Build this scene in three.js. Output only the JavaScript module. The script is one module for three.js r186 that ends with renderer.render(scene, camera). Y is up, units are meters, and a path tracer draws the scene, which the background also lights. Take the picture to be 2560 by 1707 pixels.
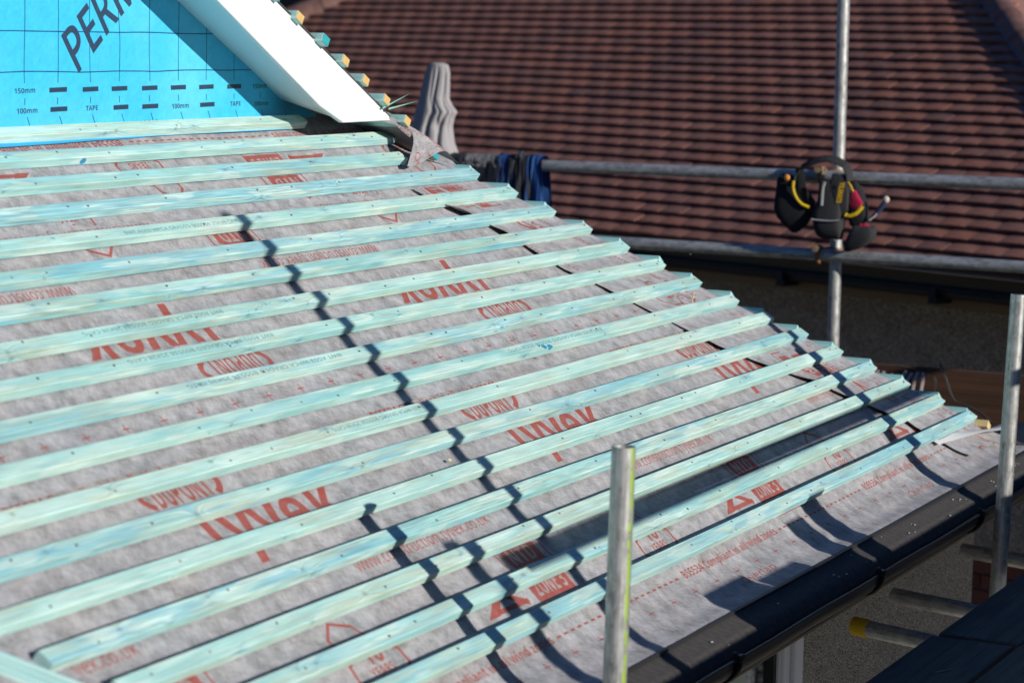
import * as THREE from 'three';
import { mergeGeometries } from 'three/addons/utils/BufferGeometryUtils.js';
import { RoundedBoxGeometry } from 'three/addons/geometries/RoundedBoxGeometry.js';

// ------------------------------------------------------------------ camera, sky, sun, exposure
const scene = new THREE.Scene();
const V = (x, y, z) => new THREE.Vector3(x, y, z);
const camera = new THREE.PerspectiveCamera(16.08, 1024 / 682, 0.1, 400);
camera.position.set(-7.8639, 1.26899, 2.22652);
camera.up.set(0.10472, 0.991865, -0.072371);
camera.lookAt(-7.8639 + 8.8547596, 1.26899 - 1.2612034, 2.22652 - 4.4724267);
camera.focus = 6.5;
camera.userData.fStop = 3.8;
const renderer = new THREE.WebGLRenderer({ antialias: true });
renderer.setSize(1024, 682);
renderer.toneMapping = THREE.LinearToneMapping;
renderer.toneMappingExposure = 1.0;
renderer.shadowMap.enabled = true;

const SUN = V(-0.20992, 0.30071, 0.93033).normalize();
const sun = new THREE.DirectionalLight(new THREE.Color(1.0, 0.945, 0.87), 4.5);
sun.position.copy(SUN).multiplyScalar(30);
sun.castShadow = true;
Object.assign(sun.shadow.camera, { left: -12, right: 12, top: 12, bottom: -12, near: 1, far: 80 });
sun.shadow.mapSize.set(4096, 4096);
scene.add(sun, sun.target);
{ // a clear winter sky: deep blue overhead, paler low down and round the sun
  const W = 256, H = 128, d = new Float32Array(W * H * 4);
  for (let j = 0; j < H; j++) for (let i = 0; i < W; i++) {
    const el = (j + 0.5) / H * Math.PI - Math.PI / 2, az = ((i + 0.5) / W - 0.5) * 2 * Math.PI;
    const dir = V(Math.cos(el) * Math.cos(az), Math.sin(el), Math.cos(el) * Math.sin(az));
    const h = Math.max(0, Math.sin(el)), lo = Math.pow(1 - h, 4), s = Math.pow(Math.max(0, dir.dot(SUN)), 6);
    const k = el < 0 ? 0.55 : 1, o = (j * W + i) * 4;
    d[o] = (0.019 + 0.040 * lo + 0.10 * s) * k; d[o + 1] = (0.060 + 0.050 * lo + 0.10 * s) * k; d[o + 2] = (0.180 + 0.050 * lo + 0.09 * s) * k; d[o + 3] = 1;
  }
  const t = new THREE.DataTexture(d, W, H, THREE.RGBAFormat, THREE.FloatType);
  t.mapping = THREE.EquirectangularReflectionMapping; t.magFilter = t.minFilter = THREE.LinearFilter; t.needsUpdate = true;
  scene.background = t; scene.environment = t;
}

// ------------------------------------------------------------------ helpers
let rs = 12345;
const rnd = () => { rs = (rs * 1664525 + 1013904223) >>> 0; return rs / 4294967296; };
const rr = (a, b) => a + (b - a) * rnd();
const seedTo = (n) => { rs = (n * 2654435761 + 977) >>> 0; rnd(); rnd(); };
const hash = (x, y, s) => { let n = (x * 374761393 + y * 668265263 + s * 974634777) | 0; n = Math.imul(n ^ (n >>> 13), 1274126177); return ((n ^ (n >>> 16)) >>> 0) / 4294967296; };
function vn(x, y, s) { const xi = Math.floor(x), yi = Math.floor(y), fx = x - xi, fy = y - yi, u = fx * fx * (3 - 2 * fx), v = fy * fy * (3 - 2 * fy); const a = hash(xi, yi, s), b = hash(xi + 1, yi, s), c = hash(xi, yi + 1, s), e = hash(xi + 1, yi + 1, s); return a + (b - a) * u + (c - a) * v + (a - b - c + e) * u * v; }
const fbm = (x, y, s, o = 3) => { let r = 0, a = 0.5, t = 0; for (let i = 0; i < o; i++) { r += a * vn(x, y, s + i * 17); t += a; a *= 0.5; x *= 2.03; y *= 2.03; } return r / t; };
const clamp = (x, a = 0, b = 1) => Math.min(b, Math.max(a, x));
const sstep = (a, b, x) => { const t = clamp((x - a) / (b - a)); return t * t * (3 - 2 * t); };
const lerp = (a, b, t) => a + (b - a) * t;
const mix3 = (a, b, t) => [lerp(a[0], b[0], t), lerp(a[1], b[1], t), lerp(a[2], b[2], t)];
const toS = (c) => 255 * (c <= 0.0031308 ? 12.92 * c : 1.055 * Math.pow(c, 1 / 2.4) - 0.055);
const pw = (pts, x) => { if (x <= pts[0][0]) return pts[0][1]; for (let i = 1; i < pts.length; i++) if (x <= pts[i][0]) { const [a, b] = pts[i - 1], [c, d] = pts[i], t = (x - a) / (c - a); return b + (d - b) * t * t * (3 - 2 * t); } return pts[pts.length - 1][1]; };
const pl = (pts, x) => { if (x <= pts[0][0]) { const [a, b] = pts[0], [c, d] = pts[1]; return b + (d - b) * (x - a) / (c - a); } for (let i = 1; i < pts.length; i++) if (x <= pts[i][0] || i === pts.length - 1) { const [a, b] = pts[i - 1], [c, d] = pts[i]; return b + (d - b) * (x - a) / (c - a); } };

const names = new Map();
const numbered = (n) => { const k = names.get(n) || 0; names.set(n, k + 1); return k ? n + '_' + String(k).padStart(3, '0') : n; };
function tag(o, label, category, group) { o.userData = { label, category }; if (group) o.userData.group = group; return o; }
function thing(name, label, category, pos = [0, 0, 0], group) { const o = new THREE.Group(); o.name = numbered(name); o.position.set(...pos); scene.add(o); return tag(o, label, category, group); }
function part(name, geo, mat, parent, extra) {
  const g = Array.isArray(geo) ? mergeGeometries(geo.map((q) => { const r = q.index ? q.toNonIndexed() : q.clone(); for (const k of Object.keys(r.attributes)) if (!['position', 'normal', 'uv'].includes(k)) r.deleteAttribute(k); return r; })) : geo;
  const m = new THREE.Mesh(g, mat); m.name = name; m.castShadow = m.receiveShadow = true; parent.add(m); if (extra) Object.assign(m.userData, extra); return m;
}
const C3 = (r, g, b) => new THREE.Color().setRGB(r, g, b);
const std = (c, rough = 0.7, o = {}) => new THREE.MeshStandardMaterial({ color: Array.isArray(c) ? C3(...c) : c, roughness: rough, metalness: 0, ...o });
const dbl = { side: THREE.DoubleSide };
function grid(nu, nv, fn, uvf) { // surface patch from fn(a,b) a,b in 0..1
  const p = [], uv = [], ix = [];
  for (let j = 0; j <= nv; j++) for (let i = 0; i <= nu; i++) { const a = i / nu, b = j / nv, q = fn(a, b); p.push(q.x, q.y, q.z); const t = uvf ? uvf(a, b) : [a, b]; uv.push(t[0], t[1]); }
  for (let j = 0; j < nv; j++) for (let i = 0; i < nu; i++) { const k = j * (nu + 1) + i; ix.push(k, k + 1, k + nu + 2, k, k + nu + 2, k + nu + 1); }
  const g = new THREE.BufferGeometry(); g.setAttribute('position', new THREE.Float32BufferAttribute(p, 3)); g.setAttribute('uv', new THREE.Float32BufferAttribute(uv, 2)); g.setIndex(ix); g.computeVertexNormals(); return g;
}
function box(w, h, d, x, y, z, r = 0) { const g = r ? new RoundedBoxGeometry(w, h, d, 2, r) : new THREE.BoxGeometry(w, h, d); g.translate(x, y, z); return g; }
function basisBox(o, ax, ay, az, lx, ly, lz, r = 0) { // box with corner o, unit axes, lengths
  const g = r ? new RoundedBoxGeometry(lx, ly, lz, 2, r) : new THREE.BoxGeometry(lx, ly, lz); g.translate(lx / 2, ly / 2, lz / 2);
  const M = new THREE.Matrix4().makeBasis(ax, ay, az).setPosition(o); g.applyMatrix4(M); if (M.determinant() < 0) { if (g.index) { const a = g.index.array; for (let k = 0; k < a.length; k += 3) { const t = a[k]; a[k] = a[k + 1]; a[k + 1] = t; } } else for (const A of Object.values(g.attributes)) for (let k = 0; k < A.count; k += 3) for (let c = 0; c < A.itemSize; c++) { const t = A.array[k * A.itemSize + c]; A.array[k * A.itemSize + c] = A.array[(k + 1) * A.itemSize + c]; A.array[(k + 1) * A.itemSize + c] = t; } } return g;
}
function tube(a, b, r, seg = 20, hollow = true, wall = 0.004) { // scaffold tube with real wall thickness
  const L = a.distanceTo(b), pts = hollow ? [[r - wall, 0], [r, 0], [r, L], [r - wall, L], [r - wall, 0]] : [[0, 0], [r, 0], [r, L], [0, L]];
  let g = new THREE.LatheGeometry(pts.map((q) => new THREE.Vector2(q[0], q[1])), seg); g = g.toNonIndexed(); flat(g, pts.length); { const p = g.attributes.position, t = g.attributes.uv; for (let i = 0; i < t.count; i++) t.setY(i, p.getY(i) + 0.37 * a.x); }
  g.applyQuaternion(new THREE.Quaternion().setFromUnitVectors(V(0, 1, 0), b.clone().sub(a).normalize())); g.translate(a.x, a.y, a.z);
  return g;
}
function flat(g) { // creased rims: keep radial normals on walls, face normals on rims
  const p = g.attributes.position, n = g.attributes.normal, a = V(), b = V(), c = V();
  for (let i = 0; i < p.count; i += 3) {
    a.fromBufferAttribute(p, i); b.fromBufferAttribute(p, i + 1); c.fromBufferAttribute(p, i + 2);
    const f = b.clone().sub(a).cross(c.clone().sub(a)); if (f.length() < 1e-12) continue; f.normalize();
    if (Math.abs(f.y) > 0.7) for (let k = 0; k < 3; k++) n.setXYZ(i + k, f.x, f.y, f.z);
    else for (let k = 0; k < 3; k++) { const q = V().fromBufferAttribute(p, i + k); q.y = 0; q.normalize(); if (q.dot(f) < 0) q.negate(); n.setXYZ(i + k, q.x, q.y, q.z); }
  } return g;
}
function loft(rings, closeEnds = true, seg = 20) { // rings: arrays of Vector3 with equal count
  const n = rings[0].length, p = [], ix = [], uv = [];
  rings.forEach((r, j) => r.forEach((q, i) => { p.push(q.x, q.y, q.z); uv.push(i / n, j / (rings.length - 1)); }));
  for (let j = 0; j + 1 < rings.length; j++) for (let i = 0; i < n; i++) { const a = j * n + i, b = j * n + (i + 1) % n; ix.push(a, b, b + n, a, b + n, a + n); }
  if (closeEnds) for (const j of [0, rings.length - 1]) { const c = rings[j].reduce((s, q) => s.add(q), V()).multiplyScalar(1 / n), k = p.length / 3; p.push(c.x, c.y, c.z); uv.push(0.5, j ? 1 : 0); for (let i = 0; i < n; i++) { const a = j * n + i, b = j * n + (i + 1) % n; j ? ix.push(k, a, b) : ix.push(k, b, a); } }
  const g = new THREE.BufferGeometry(); g.setAttribute('position', new THREE.Float32BufferAttribute(p, 3)); g.setAttribute('uv', new THREE.Float32BufferAttribute(uv, 2)); g.setIndex(ix); g.computeVertexNormals(); return g;
}
const dataTex = (W, H, fn, srgb = true, rep = true) => { const d = new Uint8Array(W * H * 4); for (let j = 0; j < H; j++) for (let i = 0; i < W; i++) { const c = fn(i, j), o = (j * W + i) * 4; d[o] = c[0]; d[o + 1] = c[1]; d[o + 2] = c[2]; d[o + 3] = 255; } const t = new THREE.DataTexture(d, W, H); if (srgb) t.colorSpace = THREE.SRGBColorSpace; t.magFilter = THREE.LinearFilter; t.minFilter = THREE.LinearMipmapLinearFilter; t.generateMipmaps = true; if (rep) t.wrapS = t.wrapT = THREE.RepeatWrapping; t.needsUpdate = true; return t; };
const canvas = (W, H) => { const c = document.createElement('canvas'); c.width = W; c.height = H; return c; };
const canTex = (c, rep = true) => { const t = new THREE.CanvasTexture(c); t.colorSpace = THREE.SRGBColorSpace; if (rep) t.wrapS = t.wrapT = THREE.RepeatWrapping; return t; };
function fitText(x, s, px, py, w, h, rot = 0) { x.save(); x.translate(px, py); x.rotate(rot); const m = x.measureText(s).width; x.scale(w / m, h); x.fillText(s, 0, 0); x.restore(); }

// ------------------------------------------------------------------ the roof's own frame: u along the eaves, s up the slope, n out of it
const TH = 0.567915, G = 0.107955, HP = 0.085505;
const S = V(0, Math.sin(TH), -Math.cos(TH)), N = V(0, Math.cos(TH), Math.sin(TH)), U = V(1, 0, 0);
const RP = (u, s, n = 0) => V(u, 0, 0).addScaledVector(S, s).addScaledVector(N, n);
const BW = 0.038, BT = 0.025;
const crest = (s) => -(s / G) * HP + 0.022;

// ------------------------------------------------------------------ materials
const MINT = [0.51, 0.74, 0.67], TEAL = [0.22, 0.56, 0.56], BLUE = [0.08, 0.42, 0.60], DEEP = [0.012, 0.24, 0.50], OCHRE = [0.52, 0.47, 0.24], PALE = [0.58, 0.77, 0.67];
const PER = 2 * (BW + BT);
function battenTexture(i, L, o) { // timber treated with a blue-green dye: grain, blotches, knots, ink
  const W = 2048, H = 96, c = canvas(W, H), x = c.getContext('2d'), im = x.createImageData(W, H), d = im.data;
  seedTo(100 + i);
  const kn = []; for (let k = 0, n = (o.knots ?? 5) + 3; k < n; k++) kn.push([rr(0.1, L - 0.1), rr(0.006, 0.052), rr(0.0025, 0.0055), rnd()]);
  const oa = o.ochre ?? 0.4, bl = o.blue ?? 0.4, gp = o.grain ?? 0.5;
  for (let j = 0; j < H; j++) {
    const y = (j + 0.5) / H * PER, front = y > BW && y < BW + BT, top = y <= BW;
    for (let k = 0; k < W; k++) {
      const xx = (k + 0.5) / W * L; let warp = 0, kd = 0, kc = 0, kb = 0;
      for (const q of kn) { const dx = (xx - q[0]), dy = (y - q[1]); if (Math.abs(dx) > 0.12) continue; const r = Math.hypot(dx / 1.35, dy) / q[2]; warp += Math.exp(-r * r / 22) * 0.010 * Math.sign(dy); if (r < 1) kc = Math.max(kc, 1 - r * r * 0.7); if (r < 1.5) kd = Math.max(kd, 1.5 - r); const rb = Math.hypot(dx / 5, dy) / q[2]; kb = Math.max(kb, Math.exp(-rb * rb / 2) * q[3]); }
      const yy = y + warp, w2 = (fbm(xx * 1.3, yy * 8, i * 7 + 1, 2) - 0.5) * 0.02;
      const blot = 0.55 * fbm(xx * 5.5, (yy + w2) * 38, i * 7 + 2, 4) + 0.45 * fbm(xx * 1.1, yy * 7, i * 7 + 12, 2), fine = fbm(xx * 16, (yy + w2) * 420, i * 7 + 3, 2), rings = 0.5 + 0.5 * Math.sin(((yy + w2 * 1.8) * 820 + xx * 3) + 6 * fbm(xx * 0.8, yy * 20, i * 7 + 4, 2));
      const speck = 0.5 * vn(xx * 150, yy * 800, i + 50) + 0.5 * vn(xx * 420, yy * 1500, i + 51);
      let col = mix3(MINT, TEAL, clamp((blot - 0.38) * 4.2 + 0.10) * (o.teal ?? 0.75));
      const bm = sstep(0.47, 0.70, 0.6 * fbm(xx * 7 + 9, (yy + w2) * 60, i * 7 + 5, 4) + 0.4 * fbm(xx * 1.6, yy * 20, i * 7 + 15, 2) + (bl - 0.38) * 0.36 + (speck - 0.5) * 0.16);
      col = mix3(col, BLUE, bm * 0.75 * (0.55 + 0.45 * speck) * Math.min(1, bl * 2));
      const om = sstep(0.53, 0.66, fbm(xx * 4.2 + 31, (yy + w2 * 2) * 70, i * 7 + 6, 4) + (oa - 0.5) * 0.26);
      col = mix3(col, OCHRE, om * 0.5 * (0.3 + 0.7 * rings));
      col = mix3(col, PALE, (o.pale ?? 0.66) * 0.35); const bare = sstep(0.62, 0.74, fbm(xx * 6 + 70, (yy + w2) * 44, i * 7 + 23, 3)); col = mix3(col, [0.66, 0.82, 0.74], bare * 0.55);
      const fib = fbm(xx * 3.1, (yy + w2) * 620, i * 7 + 21, 2), patch = fbm(xx * 9, yy * 40, i * 7 + 22, 3);
      const gr = 1 - gp * (0.16 * (rings - 0.5) + 0.70 * (fine - 0.5) + 0.55 * (fib - 0.5)) + (speck - 0.5) * 0.14 + (patch - 0.5) * 0.30;
      col = mix3(col, DEEP, clamp(kb * 1.1) * 0.55 * (0.4 + 0.6 * speck * 1.4));
      if (kc > 0) col = mix3(col, [0.20, 0.30, 0.22], kc * 0.75); else if (kd > 0) col = mix3(col, [0.10, 0.22, 0.24], clamp(kd * 1.6) * 0.6);
      const q = (j * W + k) * 4; d[q] = toS(clamp(col[0] * gr)); d[q + 1] = toS(clamp(col[1] * gr)); d[q + 2] = toS(clamp(col[2] * gr)); d[q + 3] = 255;
    }
  }
  x.putImageData(im, 0, 0);
  for (const t of o.ink || []) { // the grading stamp
    x.save(); x.fillStyle = 'rgba(28,66,66,0.62)'; const px = (q) => q / L * W; const hpx = 0.013 / PER * H;
    x.font = '20px sans-serif'; const w = px(t[1] - t[0]); const m = x.measureText('BWT AS03 WPCA GRADED BS5534 25X38 CATG').width;
    if (t[2]) { x.translate(px(t[1]), (0.010 / PER) * H); x.rotate(Math.PI); } else x.translate(px(t[0]), (0.027 / PER) * H);
    x.scale(w / m, hpx / 15); x.fillText('BWT AS03 WPCA GRADED BS5534 25X38 CATG', 0, 0); x.restore();
  }
  for (const t of o.stain || []) { x.fillStyle = t[3] || 'rgba(0,110,170,0.7)'; x.beginPath(); x.ellipse(t[0] / L * W, t[1] / PER * H, t[2] / L * W, t[2] * 0.8 / PER * H, 0, 0, 7); x.fill(); }
  const tx = canTex(c, false); tx.flipY = false; return tx;
}
function battenGeo(u0, u1, s, o = {}) { // chamfered bar, slightly bowed; texture runs along it and round it
  const c = 0.0016, prof = [[BW - c, BT], [c, BT], [0, BT - c], [0, c], [c, 0], [BW - c, 0], [BW, c], [BW, BT - c]]; // (s,n) from the upper back corner, over the top, down the front
  const n = prof.length, segs = 40, p = [], uv = [], ix = [], i0 = o.seed || 0;
  const per = [0]; for (let k = 0; k < n; k++) per.push(per[k] + Math.hypot(prof[(k + 1) % n][0] - prof[k][0], prof[(k + 1) % n][1] - prof[k][1]));
  for (let k = 0; k < n; k++) for (let g = 0; g <= segs; g++) for (const e of [0, 1]) {
    const q = prof[(k + e) % n], t = g / segs, u = u0 + (u1 - u0) * t + (t > 0.5 ? 1 : 0) * 0, bs = (fbm(u * 0.9, 3.3, i0, 2) - 0.5) * 0.006, bn = (fbm(u * 1.1, 7.7, i0 + 5, 2) - 0.5) * 0.003 + 0.0006;
    const cut = t === 1 ? (q[0] - BW / 2) * (o.cut || 0) : 0, w = RP(u + cut, s + q[0] + bs, q[1] + bn); p.push(w.x, w.y, w.z); uv.push(t, (per[k] + (per[k + 1] - per[k]) * e) / per[n]);
  }
  const st = (segs + 1) * 2; for (let k = 0; k < n; k++) for (let g = 0; g < segs; g++) { const a = k * st + g * 2; ix.push(a, a + 1, a + 3, a, a + 3, a + 2); }
  for (const g of [0, segs]) { const b = p.length / 3; for (let k = 0; k < n; k++) { const a = (k * st + g * 2) * 3; p.push(p[a], p[a + 1], p[a + 2]); uv.push(g ? 0.995 : 0.005, 0.9); } for (let k = 1; k + 1 < n; k++) g ? ix.push(b, b + k, b + k + 1) : ix.push(b, b + k + 1, b + k); }
  const g = new THREE.BufferGeometry(); g.setAttribute('position', new THREE.Float32BufferAttribute(p, 3)); g.setAttribute('uv', new THREE.Float32BufferAttribute(uv, 2)); g.setIndex(ix); g.computeVertexNormals(); return g;
}

// ------------------------------------------------------------------ the ground
{ const g = new THREE.PlaneGeometry(300, 300); g.rotateX(-Math.PI / 2); const t = dataTex(256, 256, (i, j) => { const v = fbm(i / 20, j / 20, 4, 4), q = 135 + 50 * v; return [q, q * 0.97, q * 0.90]; }); t.repeat.set(60, 60);
  const m = part('ground', g, std(0xffffff, 0.95, { map: t }), scene, { kind: 'structure' }); m.position.y = -4.6; }

// ------------------------------------------------------------------ our house
const house = thing('house', 'house being re-roofed: turquoise battens on printed grey membrane, blue-wrapped gable above, pebbledash wall below', 'house');

// printed breather membrane
const INK = 'rgba(150,56,46,0.84)';
const UL = 1.36, VH = 1.08;
function membranePrint(seed, rows) {
  const W = 2048, H = Math.round(W * VH / UL), c = canvas(W, H), x = c.getContext('2d'), im = x.createImageData(W, H), d = im.data;
  for (let j = 0; j < H; j++) for (let i = 0; i < W; i++) {
    const X = i / W * UL, Y = j / H * VH, e = Math.min(1, i / 90, (W - i) / 90);
    let a = fbm(X * 34, Y * 34, seed, 4); if (e < 1) a = lerp(fbm((X > 0.7 ? X - UL : X + UL) * 34, Y * 34, seed, 4), a, 0.5 + 0.5 * e);
    const f1 = vn(X * 420 + Y * 160, Y * 90, seed + 30), f2 = vn(X * 90, Y * 420 - X * 150, seed + 31), f3 = vn(X * 900, Y * 900, seed + 33);
    const b = 0.335 + 0.27 * (a - 0.5) + 0.12 * (f1 - 0.5) + 0.10 * (f2 - 0.5) + 0.07 * (f3 - 0.5), w = 0.03 * (fbm(X * 9, Y * 9, seed + 40, 2) - 0.5);
    const q = (j * W + i) * 4; d[q] = toS(b * 0.985 + w); d[q + 1] = toS(b * 0.965); d[q + 2] = toS(b * 1.005 - w * 0.6); d[q + 3] = 255;
  }
  x.putImageData(im, 0, 0);
  const P = W / UL, T = c2(W, H); const y = T.getContext('2d');
  const Y = (v) => H - v * P; y.fillStyle = INK; y.strokeStyle = INK; y.lineCap = 'butt';
  const text = (s, u, v, w, h, font) => { for (const k of [-UL, 0, UL]) { y.font = font || 'bold 100px sans-serif'; const m = y.measureText(s).width; y.save(); y.translate((u + k) * P, Y(v)); y.scale(w * P / m, h * P / 71); y.fillText(s, 0, 0); y.restore(); } };
  const line = (pts, w) => { for (const k of [-UL, 0, UL]) { y.lineWidth = w * P; y.beginPath(); pts.forEach((q, i) => i ? y.lineTo((q[0] + k) * P, Y(q[1])) : y.moveTo((q[0] + k) * P, Y(q[1]))); y.stroke(); } };
  const poly = (pts) => { for (const k of [-UL, 0, UL]) { y.beginPath(); pts.forEach((q, i) => i ? y.lineTo((q[0] + k) * P, Y(q[1])) : y.moveTo((q[0] + k) * P, Y(q[1]))); y.fill(); } };
  // rows, from the edge inwards
  text('Overlap', 0.309, 0.052, 0.225, 0.022, '100px sans-serif');
  for (let k = 0; k < 10; k++) { const u = 1.175 + k * 0.136, q = (u + 5 * UL) % UL; line([[q - 0.013, 0.1], [q + 0.013, 0.1]], 0.0035); line([[q, 0.087], [q, 0.113]], 0.0035); }
  text('BS5534 Compliant in all wind zones', 0.111, 0.143, 0.632, 0.024);
  for (let k = 0; k < 20; k++) { const u = 0.762 + k * 0.0346; line([[u, 0.152], [u + 0.019, 0.152]], 0.0055); }
  // approval marks
  poly([[0.603, 0.254], [0.70, 0.312], [0.715, 0.302], [0.655, 0.254]]); line([[0.66, 0.262], [0.80, 0.262]], 0.012); line([[0.70, 0.305], [0.796, 0.256]], 0.016);
  text('BBA', 0.615, 0.203, 0.10, 0.034); for (let k = 0; k < 4; k++) line([[0.735, 0.208 + k * 0.009], [0.81, 0.208 + k * 0.009]], 0.003);
  poly([[0.835, 0.244], [0.835, 0.318], [1.02, 0.318], [1.02, 0.244]]); line([[0.84, 0.240], [0.84, 0.188], [1.018, 0.188], [1.018, 0.240]], 0.006); text('APPROVED', 0.855, 0.201, 0.15, 0.030);
  y.globalCompositeOperation = 'destination-out'; text('ZONE 3', 0.853, 0.258, 0.15, 0.046); y.globalCompositeOperation = 'source-over';
  line([[0.855, 0.33], [0.85, 0.40], [0.955, 0.455], [1.06, 0.40], [1.056, 0.33]], 0.006); poly([[0.875, 0.345], [0.872, 0.395], [0.955, 0.436], [1.035, 0.395], [1.03, 0.345]]);
  y.globalCompositeOperation = 'destination-out'; text('NTD', 0.888, 0.355, 0.125, 0.042); y.globalCompositeOperation = 'source-over';
  line([[0.10, 0.185], [0.085, 0.225], [0.055, 0.245], [0.062, 0.285], [0.09, 0.30], [0.088, 0.36], [0.13, 0.395], [0.19, 0.372], [0.215, 0.30], [0.245, 0.285], [0.248, 0.25], [0.22, 0.225], [0.212, 0.185]], 0.008);
  text('10', 0.118, 0.272, 0.07, 0.055); text('YEARS', 0.108, 0.243, 0.088, 0.022); text('WARRANTY', 0.09, 0.205, 0.13, 0.024);
  text('www.construction.tyvek.co.uk', 0.385, 0.485, 0.588, 0.031, '100px sans-serif'); y.lineWidth = 2;
  text('T', 0.05, 0.628, 0.100, 0.128); text('v', 0.140, 0.628, 0.108, 0.128); poly([[0.168, 0.662], [0.198, 0.662], [0.176, 0.586], [0.146, 0.586]]); text('v', 0.245, 0.628, 0.108, 0.128); text('e', 0.352, 0.628, 0.108, 0.128); text('k', 0.466, 0.628, 0.110, 0.128);
  text('DUPONT', 0.045, 0.79, 0.20, 0.068); for (const k of [-UL, 0, UL]) { y.lineWidth = 0.017 * P; for (const [a, b] of [[2.5, 3.8], [-0.65, 0.65]]) { y.beginPath(); y.ellipse((0.145 + k) * P, Y(0.825), 0.135 * P, 0.052 * P, 0, a, b); y.stroke(); } }
  if (rows.topLine) text('BS5534 Compliant in all wind zones', 0.111 + 0.9, rows.topLine, 0.632, 0.026);
  for (const v of rows.plus || []) for (let k = 0; k < 10; k++) { const q = 0.02 + k * 0.136; line([[q - 0.013, v], [q + 0.013, v]], 0.0035); line([[q, v - 0.013], [q, v + 0.013]], 0.0035); }
  // the ink lies unevenly on the fibres
  const ti = y.getImageData(0, 0, W, H), td = ti.data; for (let j = 0; j < H; j++) for (let i = 0; i < W; i++) { const q = (j * W + i) * 4 + 3; if (td[q]) td[q] *= 0.80 + 0.32 * (fbm(i / 14, j / 14, seed + 60, 3) - 0.2); } y.putImageData(ti, 0, 0);
  x.drawImage(T, 0, 0);
  return canTex(c);
}
function c2(W, H) { return canvas(W, H); }
const fibreBump = dataTex(512, 512, (i, j) => { const v = 110 * vn(i / 3, j / 3, 71) + 90 * fbm(i / 22, j / 22, 72, 3) + 50 * vn(i / 1.3, j / 9, 73); return [v, v, v]; }, false); fibreBump.repeat.set(6, 6);
const memA = membranePrint(301, { topLine: 0.872 }), memB = membranePrint(401, { plus: [0.885, 0.937], topLine: 0.99 });
const memMat = (map) => new THREE.MeshStandardMaterial({ map, roughness: 0.8, bumpMap: fibreBump, bumpScale: 0.0004, side: THREE.DoubleSide });
const matA = memMat(memA), matB = memMat(memB);
const dip = (s) => pw([[-0.27, 0.030], [-0.19, 0.016], [-0.12, -0.008], [-0.06, -0.016], [0.03, -0.006], [0.12, 0], [3, 0]], s);
const wrink = (u, s, k) => ((fbm(u * 3.5, s * 6, k, 2) - 0.5) * 0.005 + (fbm(u * 2 + s * 7, s * 3, k + 9, 2) - 0.5) * 0.006) * (s < -0.14 ? 0.4 : 1);
const sag = (s) => { const t = ((s / G) % 1 + 1) % 1, m = (t - 0.68) * G; return s > -0.02 ? -0.0045 * Math.exp(-(m * m) / 0.0006) : 0; };
function sheet(name, lo, hi, left, right, n0, mat, uvf, k, extraN) {
  const nu = 190, nv = 64; const g = grid(nu, nv, (a, b) => {
    const sm = lerp(lo(-2.5), hi(-2.5), b), ul = left(sm), ur = right(sm), u = lerp(ul, ur, a), s = lerp(lo(u), hi(u), b);
    return RP(u, s, n0 + dip(s) + Math.min(0.001, wrink(u, s, k) - 0.003) + sag(s) + (extraN ? extraN(u, s, a, b) : 0));
  }, (a, b) => { const sm = lerp(lo(-2.5), hi(-2.5), b), u = lerp(left(sm), right(sm), a), s = lerp(lo(u), hi(u), b); return uvf(u, s); });
  return part(name, g, mat, house);
}
const valley = (s) => -4.66 - (s - 0.356) * 0.79;
sheet('roof_membrane', (u) => -0.182 + 0.006 * (fbm(u * 4, 1, 5, 2) - 0.5), () => 0.80, (s) => valley(s) - 0.10, crest, -0.004, matA, (u, s) => [(u + 4.0) / UL, (s + 0.178) / VH], 21);
sheet('roof_membrane_001', (u) => 0.716 + 0.008 * (fbm(u * 3, 2, 6, 2) - 0.5), () => 1.56, () => -5.3, crest, -0.0005, matB, (u, s) => [(-3.116 - u) / UL, (1.775 - s) / VH], 22, (u, s) => 0.003 * sstep(0.78, 0.716, s) * (0.4 + fbm(u * 6, 0, 8, 2)));
sheet('roof_membrane_002', (u) => 1.452 + 0.024 * sstep(-2.5, -2.0, u), () => 1.90, () => -5.3, () => -1.18, 0.001, matB, (u, s) => [(-2.591 - u) / UL, (1.965 - s) / VH], 23, (u, s) => 0.003 * sstep(1.52, 1.46, s));
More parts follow.
